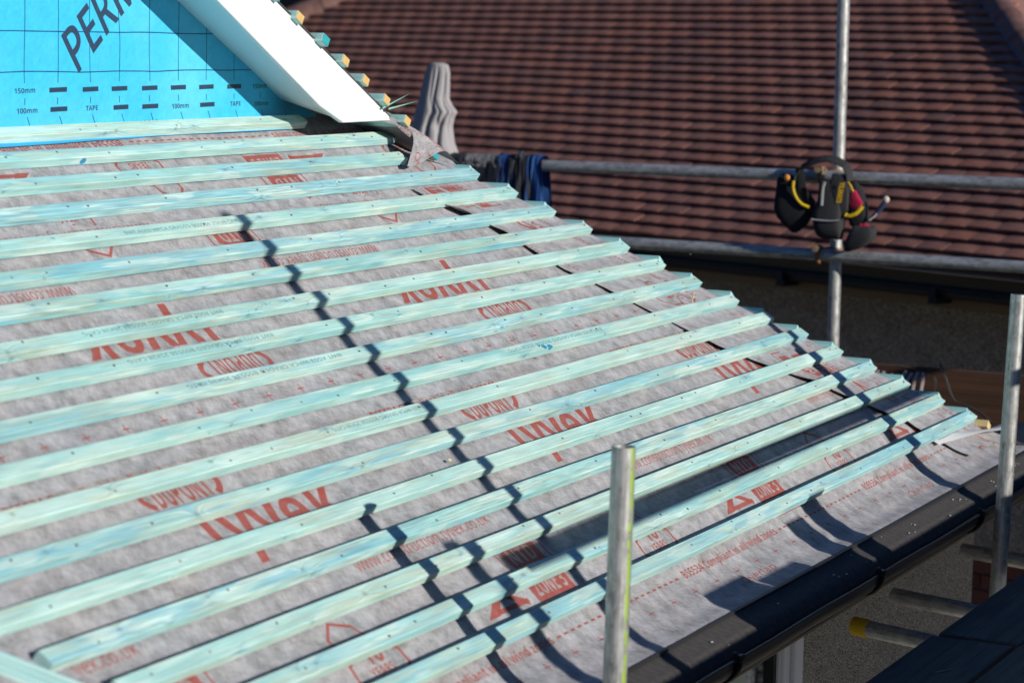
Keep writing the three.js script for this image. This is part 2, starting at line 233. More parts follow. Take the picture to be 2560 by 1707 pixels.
{ // the strip dressed over the hip, its print running up the slope, its edge lifting here and there
  const E = [[-0.10, -0.30], [-0.06, -0.33], [0.054, -0.432], [0.21, -0.569], [0.401, -0.778], [0.522, -0.933], [0.613, -1.03], [0.821, -1.169], [0.946, -1.259], [1.057, -1.36], [1.176, -1.40], [1.297, -1.468], [1.374, -1.565], [1.50, -1.63]];
  const lift = (s) => 0.0008 + 0.0016 * fbm(s * 9, 3, 77, 2) + 0.018 * Math.exp(-Math.pow((s - 1.36) / 0.05, 2)) + 0.009 * Math.exp(-Math.pow((s - 1.25) / 0.03, 2)) + 0.010 * Math.exp(-Math.pow((s - 0.36) / 0.03, 2)) + 0.006 * Math.exp(-Math.pow((s - 0.12) / 0.04, 2));
  const HN = V(Math.sin(0.597), Math.cos(0.597), 0), HD = V(Math.cos(0.597), -Math.sin(0.597), 0);
  const fn = (a, b) => { const s = lerp(-0.10, 1.50, b), u0 = pl(E, s), uc = crest(s), w = a * 1.35; if (w <= 1) { const u = lerp(u0, uc, w); return RP(u, s, 0.0035 + dip(s) * (1 - w * 0.6) + wrink(u, s, 24) * 0.5 + lift(s) * sstep(-0.02, 0.07, s) * Math.exp(-(u - u0) / 0.022)); } const t = (w - 1) * 0.9; return RP(uc, s, 0.0035 + dip(s) * 0.4).addScaledVector(HD, t * 0.5); };
  part('hip_membrane', grid(54, 150, fn, (a, b) => { const s = lerp(-0.10, 1.50, b), u0 = pl(E, s), uc = crest(s), u = lerp(u0, uc, Math.min(1, a * 1.35)); return [(s * 1.33 + 0.36) / UL, (crest(s) - u + 0.02) / VH]; }), matA, house);
}
{ // roof sheeting of the hip end, seen only past the battens
  const HD = V(Math.cos(0.597), -Math.sin(0.597), 0); const a = RP(crest(-0.26), -0.26, -0.006), b = RP(crest(1.6), 1.6, -0.006);
  const g = grid(2, 2, (p, q) => a.clone().lerp(b, q).addScaledVector(V(0, 0, -1), 0).add(V(0, 0, 0)).addScaledVector(V(0, 0, -1), p * lerp(4.2, 2.4, q)));
  part('hip_end_membrane', g, std([0.22, 0.21, 0.21], 0.85, dbl), house); }
// felt at the eaves, gritty
{ const t = dataTex(512, 512, (i, j) => { const v = 62 + 46 * (vn(i / 1.6, j / 1.6, 91) - 0.5) + 26 * (fbm(i / 40, j / 40, 92, 3) - 0.5) + (hash(i >> 1, j >> 1, 93) > 0.985 ? 50 : 0); return [v * 1.02, v * 0.98, v * 0.95]; }); t.repeat.set(9, 0.6);
  const lo = -0.285; const g = grid(120, 14, (a, b) => { const s = lerp(lo, -0.06, b), u = lerp(-5.0, 0.24 + 0.0 * s, a); const d = s < -0.262 ? -0.9 * (-0.262 - s) : 0; return RP(u, s, -0.018 + 0.010 * sstep(-0.165, -0.185, s) + dip(Math.max(s, -0.27)) + d + (fbm(u * 3, s * 9, 95, 2) - 0.5) * 0.004); }, (a, b) => [a * 6, b * 3]);
  part('eaves_felt', g, std(0xffffff, 0.9, { map: t, bumpMap: t, bumpScale: 0.001, side: THREE.DoubleSide }), house);
  seedTo(7); const crumbs = []; for (let k = 0; k < 26; k++) { const s = rr(-0.26, -0.20), u = rr(-2.9, 0), q = new THREE.IcosahedronGeometry(rr(0.0015, 0.004), 0); q.scale(1.6, 0.5, 1); const w = RP(u, s, dip(s) - 0.004); q.translate(w.x, w.y, w.z); crumbs.push(q); }
  part('mortar_crumbs', crumbs, std([0.5, 0.5, 0.5], 0.9), house, { kind: 'stuff' }); }

{ // membrane of the neighbouring slope dressed up the valley on the left
  const Q = [[0.279, -4.573], [0.321, -4.597], [0.385, -4.625], [0.427, -4.649], [0.6, -4.76]];
  part('valley_membrane', grid(14, 40, (a, b) => { const s = lerp(-0.10, 0.62, b), u1 = pl(Q, s), u = u1 - 0.30 * (1 - a); return RP(u, s, 0.0015 + dip(s) + wrink(u, s, 27) * 0.5 + 0.006 * Math.exp(-(u1 - u) / 0.02)); }, (a, b) => [(lerp(-0.10, 0.62, b) * 1.3 + 0.55) / UL, (a * 0.3 + 0.40) / VH]), matA, house); }
// the battens, numbered from the gable down
const SO = [-5.1, -0.2, 2.6, 0.6, 0.9, 3.5, -0.2, 2.4, 2.2, -2.6, -3.2, -0.4, -1.1, 0.6, 0.9, -1.7, 0.9];
const BOPT = { 1: { ochre: 0.35, blue: 0.1, teal: 0.35, pale: 0.5 }, 2: { blue: 0.5, ochre: 0.2, stain: [[2.32, 0.05, 0.012]] }, 3: { blue: 0.45, ochre: 0.15, knots: 4 }, 4: { blue: 1.15, ochre: 0.1, grain: 0.9, pale: 0.85, knots: 3 }, 5: { blue: 0.2, ochre: 0.2, pale: 0.35, ink: [[2.13, 2.63, 0]] }, 6: { blue: 0.55, ochre: 0.35, pale: 0.45 }, 7: { blue: 0.45, ochre: 0.62, teal: 0.8, pale: 0.2 }, 8: { blue: 0.15, ochre: 0.4, teal: 0.6, pale: 0.45, ink: [[1.61, 2.15, 1]] }, 9: { blue: 0.18, ochre: 0.3, ink: [[1.65, 2.23, 1]] }, 10: { blue: 0.5, ochre: 0.6, ink: [[1.74, 2.39, 1]] }, 11: { blue: 0.3, ochre: 0.1, teal: 1.05, pale: 0.8, grain: 0.35, knots: 2, ink: [[3.09, 3.68, 1]], stain: [[3.28, 0.030, 0.012], [3.31, 0.036, 0.014]] }, 12: { blue: 0.12, ochre: 0.42, teal: 0.5, ink: [[2.04, 2.51, 1]] }, 13: { blue: 0.62, ochre: 0.62, knots: 8 }, 14: { blue: 0.12, ochre: 0.12, teal: 0.5, pale: 0.5 }, 15: { blue: 0.5, ochre: 0.42, grain: 0.8, knots: 4 }, 16: { blue: 0.15, ochre: 0.42, teal: 0.5, pale: 0.4 }, 17: { blue: 0.42, ochre: 0.8, pale: 0.8, knots: 6 }, 18: { blue: 0.75, ochre: 0.6, pale: 0.8, knots: 7 } };
const nailMat = std([0.32, 0.30, 0.27], 0.45, { metalness: 0.7 });
const nailGeo = new THREE.CylinderGeometry(0.0032, 0.0032, 0.0022, 8);
for (let b = 1; b <= 18; b++) {
  const s = b === 1 ? 17 * G - 0.0095 : (18 - b) * G + SO[b - 2] / 1000, u1 = b === 1 ? -1.79 : b === 2 ? -1.413 : b === 3 ? -1.497 : -(18 - b) * HP;
  const u0 = b >= 15 ? valley(s) - 0.012 : -5.3, L = u1 - u0;
  const o = BOPT[b] || {}; seedTo(500 + b);
  const shift = (t) => t + 5.3 + (-5.3 - u0) + 0; // ink positions are measured from the visible left end
  const oo = { ...o, ink: (o.ink || []).map((t) => [t[0] - 5.3 - u0, t[1] - 5.3 - u0, t[2]]), stain: (o.stain || []).map((t) => [t[0] - 5.3 - u0, t[1], t[2], t[3]]) };
  if (!('x' in o)) { /* measured in metres from u = -5.3 */ }
  const map = battenTexture(b, L, oo);
  const m = part('batten', battenGeo(u0, u1, s, { seed: b * 3, cut: rr(-0.08, 0.05) }), new THREE.MeshStandardMaterial({ map, roughness: 0.72, bumpMap: map, bumpScale: 0.0006 }), house);
  m.name = numbered('batten');
  const nails = []; const put = (u, ss) => { const q = nailGeo.clone(); q.rotateX(rr(-0.25, 0.25)); q.rotateZ(rr(-0.25, 0.25)); q.applyMatrix4(new THREE.Matrix4().makeBasis(U.clone(), N.clone(), U.clone().cross(N)).setPosition(RP(u, s + ss, BT + 0.001))); nails.push(q); };
  for (let u = -4.9 + rr(-0.02, 0.02); u < u1 - 0.03; u += 0.41) { if (u > u0 + 0.03) put(u + rr(-0.03, 0.03), rr(0.010, 0.026)); if (rnd() < 0.35) put(u + rr(0.05, 0.3), rr(0.008, 0.03)); }
  put(u1 - 0.025, 0.022);
  part('nail_heads', nails, nailMat, m, { kind: 'stuff' });
}
// battens of the hip end, butting the hip
{ const map = battenTexture(40, 2.2, { blue: 0.5, ochre: 0.2, teal: 1.1, knots: 3 }); const mt = new THREE.MeshStandardMaterial({ map, roughness: 0.75 });
  const HD = V(-Math.cos(0.597), Math.sin(0.597), 0), HN = V(Math.sin(0.597), Math.cos(0.597), 0), Z = V(0, 0, -1);
  seedTo(61);
  for (let b = 4; b <= 18; b++) {
    const s = (18 - b) * G + 0.006, u = crest(s), o = RP(u, s, 0.002), L = lerp(3.6, 1.9, (18 - b) / 14);
    const st = o.clone().addScaledVector(Z, 0.012 + rr(-0.008, 0.010)).addScaledVector(HD, 0.004 + rr(-0.002, 0.003)).addScaledVector(HN, 0.002);
    const m = part('hip_end_batten', basisBox(st, Z, HN, HD, L, BT, BW, 0.0015), mt, house); m.name = numbered('hip_end_batten');
  } }
// valley on the left: a batten laid along it
{ const d = RP(HP, -G).normalize(), side = N.clone().cross(d).normalize(); const p = RP(-4.668, 0.345, -0.034); const map = battenTexture(41, 1.6, { blue: 0.4, ochre: 0.1, teal: 0.7 });
  part('valley_batten', basisBox(p.clone().addScaledVector(d, -0.6), d, N.clone(), d.clone().cross(N), 1.8, 0.05, 0.045, 0.002), new THREE.MeshStandardMaterial({ map, roughness: 0.75 }), house); }

// gutter, fascia, soffit, wall, window
const black = new THREE.MeshPhysicalMaterial({ color: C3(0.010, 0.011, 0.013), roughness: 0.42, specularIntensity: 0.6 });
{ const cy = -0.132, cz = 0.230, r = 0.056, w = 0.003; const pr = []; for (let k = 0; k <= 16; k++) { const a = Math.PI + k / 16 * Math.PI; pr.push([Math.cos(a) * r, Math.sin(a) * r]); } pr.push([r + 0.004, 0.004], [r - 0.004, 0.006]); for (let k = 16; k >= 0; k--) { const a = Math.PI + k / 16 * Math.PI; pr.push([Math.cos(a) * (r - w), Math.sin(a) * (r - w)]); } pr.push([-r + 0.001, 0.005], [-r - 0.003, 0.004]);
  const rings = []; for (let k = 0; k <= 30; k++) { const x = lerp(-5.2, 0.32, k / 30); rings.push(pr.map((q) => V(x, cy + q[1] + 0.0015 * Math.sin(k * 1.7), cz + q[0]))); }
  const gt = part('gutter', loft(rings), black, house);
  for (const x of [-3.72, -2.85, -1.83, -0.88, -0.12]) { const g = []; const ring = new THREE.TorusGeometry(r + 0.004, 0.005, 6, 18, Math.PI); ring.scale(1, 1, 3.2); ring.rotateZ(Math.PI); ring.rotateY(Math.PI / 2); ring.translate(x, cy, cz); g.push(ring, box(0.026, 0.016, 0.016, x, cy + 0.006, cz + r + 0.002, 0.003), box(0.012, 0.02, 0.012, x - 0.012, cy + 0.012, cz + r - 0.004, 0.003), box(0.032, 0.075, 0.012, x, cy - 0.035, cz - r - 0.012, 0.003)); const q = part('gutter_bracket', g, black, gt); q.name = numbered('gutter_bracket'); } }
const tanWood = std([0.30, 0.22, 0.13], 0.6);
part('fascia', [box(5.4, 0.15, 0.018, -2.44, -0.165, 0.158, 0.002)], std([0.025, 0.024, 0.024], 0.5), house);
part('fascia_edge', box(5.4, 0.010, 0.022, -2.44, -0.2465, 0.166, 0.002), tanWood, house);
part('eaves_soffit', box(5.4, 0.010, 0.165, -2.44, -0.232, 0.066), std([0.10, 0.09, 0.08], 0.7), house);
const dash = (seed, base, sp) => dataTex(1024, 1024, (i, j) => { const cs = 6; let best = 9, sc = 0; for (let a = -1; a <= 1; a++) for (let b = -1; b <= 1; b++) { const ci = Math.floor(i / cs) + a, cj = Math.floor(j / cs) + b, wi = ((ci % 170) + 170) % 170, wj = ((cj % 170) + 170) % 170; const px = (ci + hash(wi, wj, seed)) * cs, py = (cj + hash(wi, wj, seed + 1)) * cs, dd = Math.hypot(px - i, py - j) / cs; if (dd < best) { best = dd; sc = hash(wi, wj, seed + 2); } } const peb = clamp(1 - best * 1.25), t = 1.25 + sp * (sc - 0.5) + 0.3 * (fbm(i / 60, j / 60, seed + 5, 3) - 0.5); const k = (0.30 + 0.8 * peb) * t; return [Math.min(255, base[0] * k), Math.min(255, base[1] * k), Math.min(255, base[2] * k)]; });
const dashTex = dash(611, [235, 222, 198], 0.9), dashBump = dashTex;
const roughcast = (rx, ry, tint = 0xffffff) => { const t = dashTex.clone(); t.repeat.set(rx, ry); t.needsUpdate = true; return std(tint, 0.95, { map: t, bumpMap: t, bumpScale: 0.006 }); };
{ const sh = (x0, y0, x1, y1) => { const g = new THREE.PlaneGeometry(x1 - x0, y1 - y0, 1, 1); const uv = g.attributes.uv; for (let k = 0; k < uv.count; k++) uv.setXY(k, lerp(x0, x1, uv.getX(k)) / 0.55, lerp(y0, y1, uv.getY(k)) / 0.55); g.translate((x0 + x1) / 2, (y0 + y1) / 2, -0.02); return g; };
  const wx0 = -3.35, wx1 = -1.585, wy0 = -1.55, m = roughcast(1, 1);
  const side = new THREE.PlaneGeometry(4.4, 4.37); side.rotateY(Math.PI / 2); side.translate(0.13, -2.415, -2.22);
  part('wall', [sh(wx1, -4.6, 0.13, -0.23), sh(-5.4, -4.6, wx0, -0.23), sh(wx0, -4.6, wx1, wy0), side], m, house);
  const upvc = std([0.72, 0.73, 0.74], 0.3), w = part('window', [box(0.062, 1.33, 0.07, wx1 - 0.031, -0.90, -0.045, 0.006), box(0.062, 1.33, 0.07, wx0 + 0.031, -0.90, -0.045, 0.006), box(1.62, 0.05, 0.07, -2.465, -0.26, -0.045, 0.006), box(1.62, 0.07, 0.07, -2.465, -1.52, -0.045, 0.006), box(0.05, 1.20, 0.055, -2.2, -0.88, -0.055, 0.006)], upvc, house);
  part('sash', [box(0.045, 1.19, 0.05, wx1 - 0.088, -0.885, -0.05, 0.006), box(0.012, 1.19, 0.045, wx1 - 0.118, -0.885, -0.06)], std([0.70, 0.71, 0.72], 0.3), w);
  part('seal', box(0.022, 1.19, 0.03, wx1 - 0.135, -0.885, -0.06), std([0.01, 0.01, 0.01], 0.6), w);
  part('pane', box(1.52, 1.2, 0.006, -2.465, -0.885, -0.074), new THREE.MeshPhysicalMaterial({ color: C3(0.9, 0.95, 0.92), roughness: 0.03, transmission: 1, thickness: 0 }), w);
  const cur = grid(90, 2, (a, b) => V(lerp(-3.3, -1.7, a), lerp(-1.5, -0.24, b), -0.16 + 0.03 * Math.sin(a * 60) + 0.015 * Math.sin(a * 131))); part('curtain', cur, std([0.42, 0.46, 0.36], 0.9, dbl), w);
  part('room_back', [box(1.9, 1.5, 0.02, -2.46, -0.9, -0.5)], std([0.10, 0.10, 0.09], 0.9), w);
}

// the blue-wrapped gable
{ const X0 = -3.9, X1 = -1.55, Y0 = 0.93, Y1 = 2.0, W = 2048, H = Math.round(W * (Y1 - Y0) / (X1 - X0)), P = W / (X1 - X0), c = canvas(W, H), x = c.getContext('2d'), im = x.createImageData(W, H), d = im.data;
  for (let j = 0; j < H; j++) for (let i = 0; i < W; i++) { const X = i / P, Y = j / P; const a = fbm(X * 60, Y * 60, 801, 3), b = fbm(X * 5, Y * 5, 803, 3), f = vn(X * 700, Y * 700, 805); const k = 1 + 0.16 * (a - 0.5) + 0.10 * (f - 0.5); const col = mix3([0.045, 0.52, 0.82], [0.11, 0.60, 0.84], clamp((b - 0.3) * 1.8)); const q = (j * W + i) * 4; d[q] = toS(clamp(col[0] * k)); d[q + 1] = toS(clamp(col[1] * k)); d[q + 2] = toS(clamp(col[2] * k)); d[q + 3] = 255; }
  x.putImageData(im, 0, 0);
  const px = (q) => (q - X0) * P, py = (q) => (Y1 - q) * P; const ink = 'rgba(38,50,72,0.92)'; x.fillStyle = ink; x.strokeStyle = 'rgba(10,40,80,0.9)';
  x.lineWidth = 0.0024 * P;
  const wob = (v, k) => 0.006 * (fbm(v * 6, k, 820, 2) - 0.5);
  for (let k = -8; k <= 9; k++) { const gx = -3.025 + k * 0.1325; for (const [a, b] of [[1.128, 1.2], [1.2, 1.3], [1.3, 1.42], [1.42, 1.6], [1.6, 2], [1.073, 1.090], [1.018, 1.043]]) { x.beginPath(); for (let t = 0; t <= 6; t++) { const yy = lerp(a, b, t / 6), xx = gx + wob(yy, k) + (yy < 1.06 ? (1.06 - yy) * 0.5 : 0); t ? x.lineTo(px(xx), py(yy)) : x.moveTo(px(xx), py(yy)); } x.stroke(); } }
  for (let k = 0; k < 8; k++) { const gy = 1.155 + k * 0.101; x.beginPath(); for (let t = 0; t <= 60; t++) { const xx = lerp(X0, X1, t / 60), yy = gy + 0.008 * (xx + 2.6) * 0.1 + wob(xx, k + 30); t ? x.lineTo(px(xx), py(yy)) : x.moveTo(px(xx), py(yy)); } x.stroke(); }
  x.font = 'bold 60px sans-serif';
  const word = (s, xx, yy, w, h) => { const m = x.measureText(s).width; x.save(); x.translate(px(xx), py(yy)); x.rotate(-0.02); x.scale(w * P / m, h * P / 43); x.fillText(s, 0, 0); x.restore(); };
  const bar = (xx, yy, w = 0.07, h = 0.012) => { x.save(); x.translate(px(xx), py(yy)); x.rotate(-0.015); x.fillRect(0, -h * P / 2, w * P, h * P); x.restore(); };
  for (let k = -7; k <= 8; k++) { const gx = -3.025 + k * 0.1325, m = ((k % 8) + 8) % 8; if (m === 0) word('150mm', gx - 0.041, 1.102, 0.084, 0.013); else bar(gx - 0.035, 1.109); if (m === 0 || m === 5) word('100mm', gx - 0.037 + 0.004, 1.052, 0.084, 0.013); else if (m === 2 || m === 7) word('TAPE', gx - 0.02, 1.054, 0.053, 0.013); else bar(gx - 0.030, 1.060); }
  word('2020 A', -2.56, 1.008, 0.11, 0.014);
  x.save(); x.translate(px(-2.822), py(1.146)); x.rotate(-0.652); x.clearRect; x.font = '100px sans-serif'; x.lineWidth = 3.2; const m = x.measureText('PERM').width; x.scale(0.365 * P / m, 0.114 * P / 71); x.fillStyle = 'rgba(44,62,88,0.96)'; x.strokeStyle = x.fillStyle; x.fillText('PERM', 0, 0); x.lineJoin = 'miter'; x.strokeText('PERM', 0, 0); x.restore();
  const map = canTex(c, false);
  const crump = (X, Y) => 0.026 * (fbm(X * 3.2 + Y * 2.2, Y * 1.2 - X * 0.5, 830, 3) - 0.5) + 0.004 * (fbm(X * 9, Y * 7, 831, 2) - 0.5);
  const rake = (X) => 1.066 + 0.52 * (-1.838 - X) + 0.004; // underside of the soffit on the wall
  const g = grid(150, 70, (a, b) => { const X = lerp(X0, X1, a); const top = Math.max(Y0 + 0.02, Math.min(Y1, rake(X) + 0.05)); const Y = lerp(Y0, top, b); return V(X, Y, -1.587 + crump(X, Y)); }, (a, b) => { const X = lerp(X0, X1, a), top = Math.max(Y0 + 0.02, Math.min(Y1, rake(X) + 0.05)); return [a, (lerp(Y0, top, b) - Y0) / (Y1 - Y0)]; });
  const wrk = dataTex(512, 512, (i, j) => { const v = 255 * (0.6 * fbm(i / 60 + j / 90, j / 50 - i / 200, 841, 4) + 0.4 * fbm(i / 9, j / 9, 842, 3)); return [v, v, v]; }, false);
  wrk.repeat.set(4, 2);
  part('gable_membrane', g, new THREE.MeshPhysicalMaterial({ map, roughness: 0.52, bumpMap: wrk, bumpScale: 0.004, side: THREE.DoubleSide, sheen: 0.2, sheenRoughness: 0.5, specularIntensity: 1 }), house);
  // its loose lower edge, lapped over the roof below the top batten
  const flap = grid(110, 4, (a, b) => { const u = lerp(-3.9, -1.86, a), lo = 1.8255 - 0.016 * sstep(0.80, 0.30, a) - 0.008 * Math.max(0, fbm(u * 2.4, 0, 850, 2) - 0.35); return RP(u, lerp(1.87, lo, b), 0.0025 + 0.002 * fbm(u * 5, b * 2, 851, 2)); });
  part('gable_membrane_lap', flap, std([0.015, 0.38, 0.72], 0.45, dbl), house);
  // barge board, soffit, roof covering over the gable
  const ex = (pts, z0, z1, bev = 0.002) => { const s = new THREE.Shape(pts.map((q) => new THREE.Vector2(q[0], q[1]))); const e = new THREE.ExtrudeGeometry(s, { depth: z1 - z0 - 2 * bev, bevelEnabled: true, bevelSize: bev, bevelThickness: bev, bevelOffset: -bev, bevelSegments: 1 }); e.translate(0, 0, z0 + bev); return e; };
  const white = new THREE.MeshPhysicalMaterial({ color: C3(0.86, 0.86, 0.85), roughness: 0.35 });
  part('barge_board', ex([[-3.6, 1.966], [-2.475, 1.347], [-1.948, 1.057], [-1.817, 1.006], [-1.543, 1.006], [-1.545, 1.016], [-2.183, 1.348], [-3.6, 2.095]], -1.405, -1.387), white, house);
  part('barge_board_left', ex([[-3.6, 1.966], [-3.6, 2.095], [-5.65, 1.02], [-5.4, 1.0]], -1.405, -1.3872), white, house);
  const so = []; const A = [[-3.6, 2.0], [-2.475, 1.352], [-1.93, 1.05]], B = [[-3.6, 1.99], [-2.374, 1.347], [-1.838, 1.068]];
  part('gable_soffit', grid(24, 3, (a, b) => { const t = a * 2, k = Math.min(1, Math.floor(t)), f = t - k; const P0 = V(lerp(A[k][0], A[k + 1][0], f), lerp(A[k][1], A[k + 1][1], f), -1.404), Q0 = V(lerp(B[k][0], B[k + 1][0], f), lerp(B[k][1], B[k + 1][1], f), -1.589); return P0.lerp(Q0, b); }), std([0.80, 0.80, 0.80], 0.4, dbl), house);
  const endG = new THREE.BufferGeometry(); endG.setAttribute('position', new THREE.Float32BufferAttribute([-1.93, 1.05, -1.404, -1.838, 1.068, -1.589, -1.80, 1.012, -1.404, -1.80, 1.012, -1.404, -1.838, 1.068, -1.589, -1.70, 1.02, -1.50], 3)); endG.setAttribute('uv', new THREE.Float32BufferAttribute([0, 0, 0, 1, 1, 0, 1, 0, 0, 1, 1, 1], 2)); endG.computeVertexNormals();
  part('soffit_end', endG, std([0.78, 0.78, 0.78], 0.4, dbl), house);
  // covering of the gable's own slope: membrane under battens that run back from the verge
  const tl = V(-3.6, 2.098, 0), br = V(-1.20, 0.835, 0);
  part('gable_roof_membrane', [grid(30, 8, (a, b) => { const q = tl.clone().lerp(br, a); return V(q.x, q.y + 0.002 * fbm(a * 40, b * 5, 3, 2), lerp(-1.384, -4.2, b)); }), grid(6, 2, (a, b) => V(lerp(-3.6, -5.7, a), lerp(2.098, 1.0, a), lerp(-1.384, -4.2, b)))], std([0.24, 0.23, 0.23], 0.8, dbl), house);
  const rk = V(2.40, -1.263, 0).normalize(), nr = V(1.263, 2.40, 0).normalize();
  const vmap = battenTexture(42, 2.5, { blue: 0.5, ochre: 0.15, teal: 1.1 }), vm = new THREE.MeshStandardMaterial({ map: vmap, roughness: 0.75 });
  const endTex = (base, sd) => { const t = dataTex(64, 64, (i, j) => { const k = 0.86 + 0.28 * (fbm(i / 5, j / 26, sd, 3) - 0.5) + 0.1 * hash(i, j, sd), r = 0.5 + 0.5 * Math.sin(i * 0.6 + j * 0.15 + 3 * fbm(i / 20, j / 20, sd, 2)); return base.map((q) => toS(clamp(q * (k - 0.10 * r)))); }); return std(0xffffff, 0.85, { map: t }); };
  const raw = endTex([0.74, 0.50, 0.20], 901), dyed = endTex([0.03, 0.42, 0.46], 902), pale2 = endTex([0.20, 0.55, 0.42], 903);
  const ends = [[-2.33, 1.425, 1], [-2.21, 1.365, 1], [-2.089, 1.305, 0], [-1.962, 1.244, 1], [-1.841, 1.185, 0], [-1.722, 1.128, 0], [-1.612, 1.069, 0], [-1.495, 1.004, 0], [-1.376, 0.946, 2], [-1.298, 0.897, 1]];
  seedTo(71);
  ends.forEach((e, i) => { const zf = -1.365 + rr(-0.006, 0.006) + (i === 7 ? 0.006 : 0), c0 = V(e[0], e[1], zf), o = c0.clone().addScaledVector(rk, -BW / 2).addScaledVector(nr, -BT / 2);
    const m = part('verge_batten', basisBox(o, V(0, 0, -1), rk, nr, 2.4, BW, BT, 0.0012), vm, house); m.name = numbered('verge_batten');
    const f = new THREE.PlaneGeometry(BW - 0.001, BT - 0.001, 3, 3); const fp = f.attributes.position; for (let k = 0; k < fp.count; k++) fp.setZ(k, rr(0.0005, 0.0018)); f.computeVertexNormals(); f.applyMatrix4(new THREE.Matrix4().makeBasis(rk, nr, V(0, 0, 1)).setPosition(c0)); part('sawn_end', f, [raw, dyed, pale2][e[2]], m); });
  // a split sliver on one verge batten
  const sl = []; for (const [a, b] of [[V(-1.60, 1.05, -1.37), V(-1.52, 1.085, -1.34)], [V(-1.58, 1.045, -1.36), V(-1.50, 1.062, -1.33)]]) { const t = new THREE.ConeGeometry(0.004, a.distanceTo(b) + 0.03, 5); t.scale(1, 1, 0.4); t.translate(0, (a.distanceTo(b)) / 2, 0); t.applyQuaternion(new THREE.Quaternion().setFromUnitVectors(V(0, 1, 0), b.clone().sub(a).normalize())); t.translate(a.x, a.y, a.z); sl.push(t); }
  part('splinter', sl, std([0.25, 0.55, 0.45], 0.8), house);
  // twisted tail of membrane below the end of the barge board
  const T1 = V(-1.585, 1.004, -1.40), T2 = V(-1.535, 1.010, -1.395), B1 = RP(-1.55, 1.585, 0.02), B2 = RP(-1.225, 1.575, 0.02);
  const tail = grid(26, 30, (a, b) => { const t = b, e = Math.pow(t, 1.25); const L = T1.clone().lerp(B1, t), R = T2.clone().lerp(B2, t); L.x += 0.14 * Math.sin(t * Math.PI) * 0.9 * (1 - 0.35 * t); R.x -= 0.05 * Math.sin(t * Math.PI); const q = L.lerp(R, a); q.addScaledVector(N, 0.045 * Math.sin(a * Math.PI) * (0.35 + 0.65 * t) + 0.020 * Math.sin(a * 9 + t * 3) * t * (1 - a)); q.y += 0.02 * (1 - a) * Math.sin(t * Math.PI); return q; }, (a, b) => [0.05 + b * 0.22, 0.02 + a * 0.22]);
  part('membrane_tail', tail, matA, house);
}
{ // curled tongue at the foot of the hip, its white underside turned up
  const tong = grid(30, 8, (a, b) => { const u = lerp(-0.43, 0.20, a), base = lerp(-0.012, -0.088, sstep(0, 1, a)); const q = RP(u, base + lerp(0.045, -0.004, b), 0.004 + dip(base) + (0.006 + 0.030 * sstep(0.15, 0.6, a)) * Math.sin(b * 1.5) * (0.5 + 0.5 * sstep(0, 0.3, a))); return q; });
  part('membrane_tongue', tong, std([0.62, 0.62, 0.63], 0.6, dbl), house);
  const stub = basisBox(RP(0.03, -0.055, 0.0), V(0, 0, -1), V(Math.sin(0.597), Math.cos(0.597), 0), V(-Math.cos(0.597), Math.sin(0.597), 0), 0.3, BT, BW, 0.0015); const m = part('hip_end_batten', stub, std([0.62, 0.47, 0.22], 0.8), house); m.name = numbered('hip_end_batten');
}

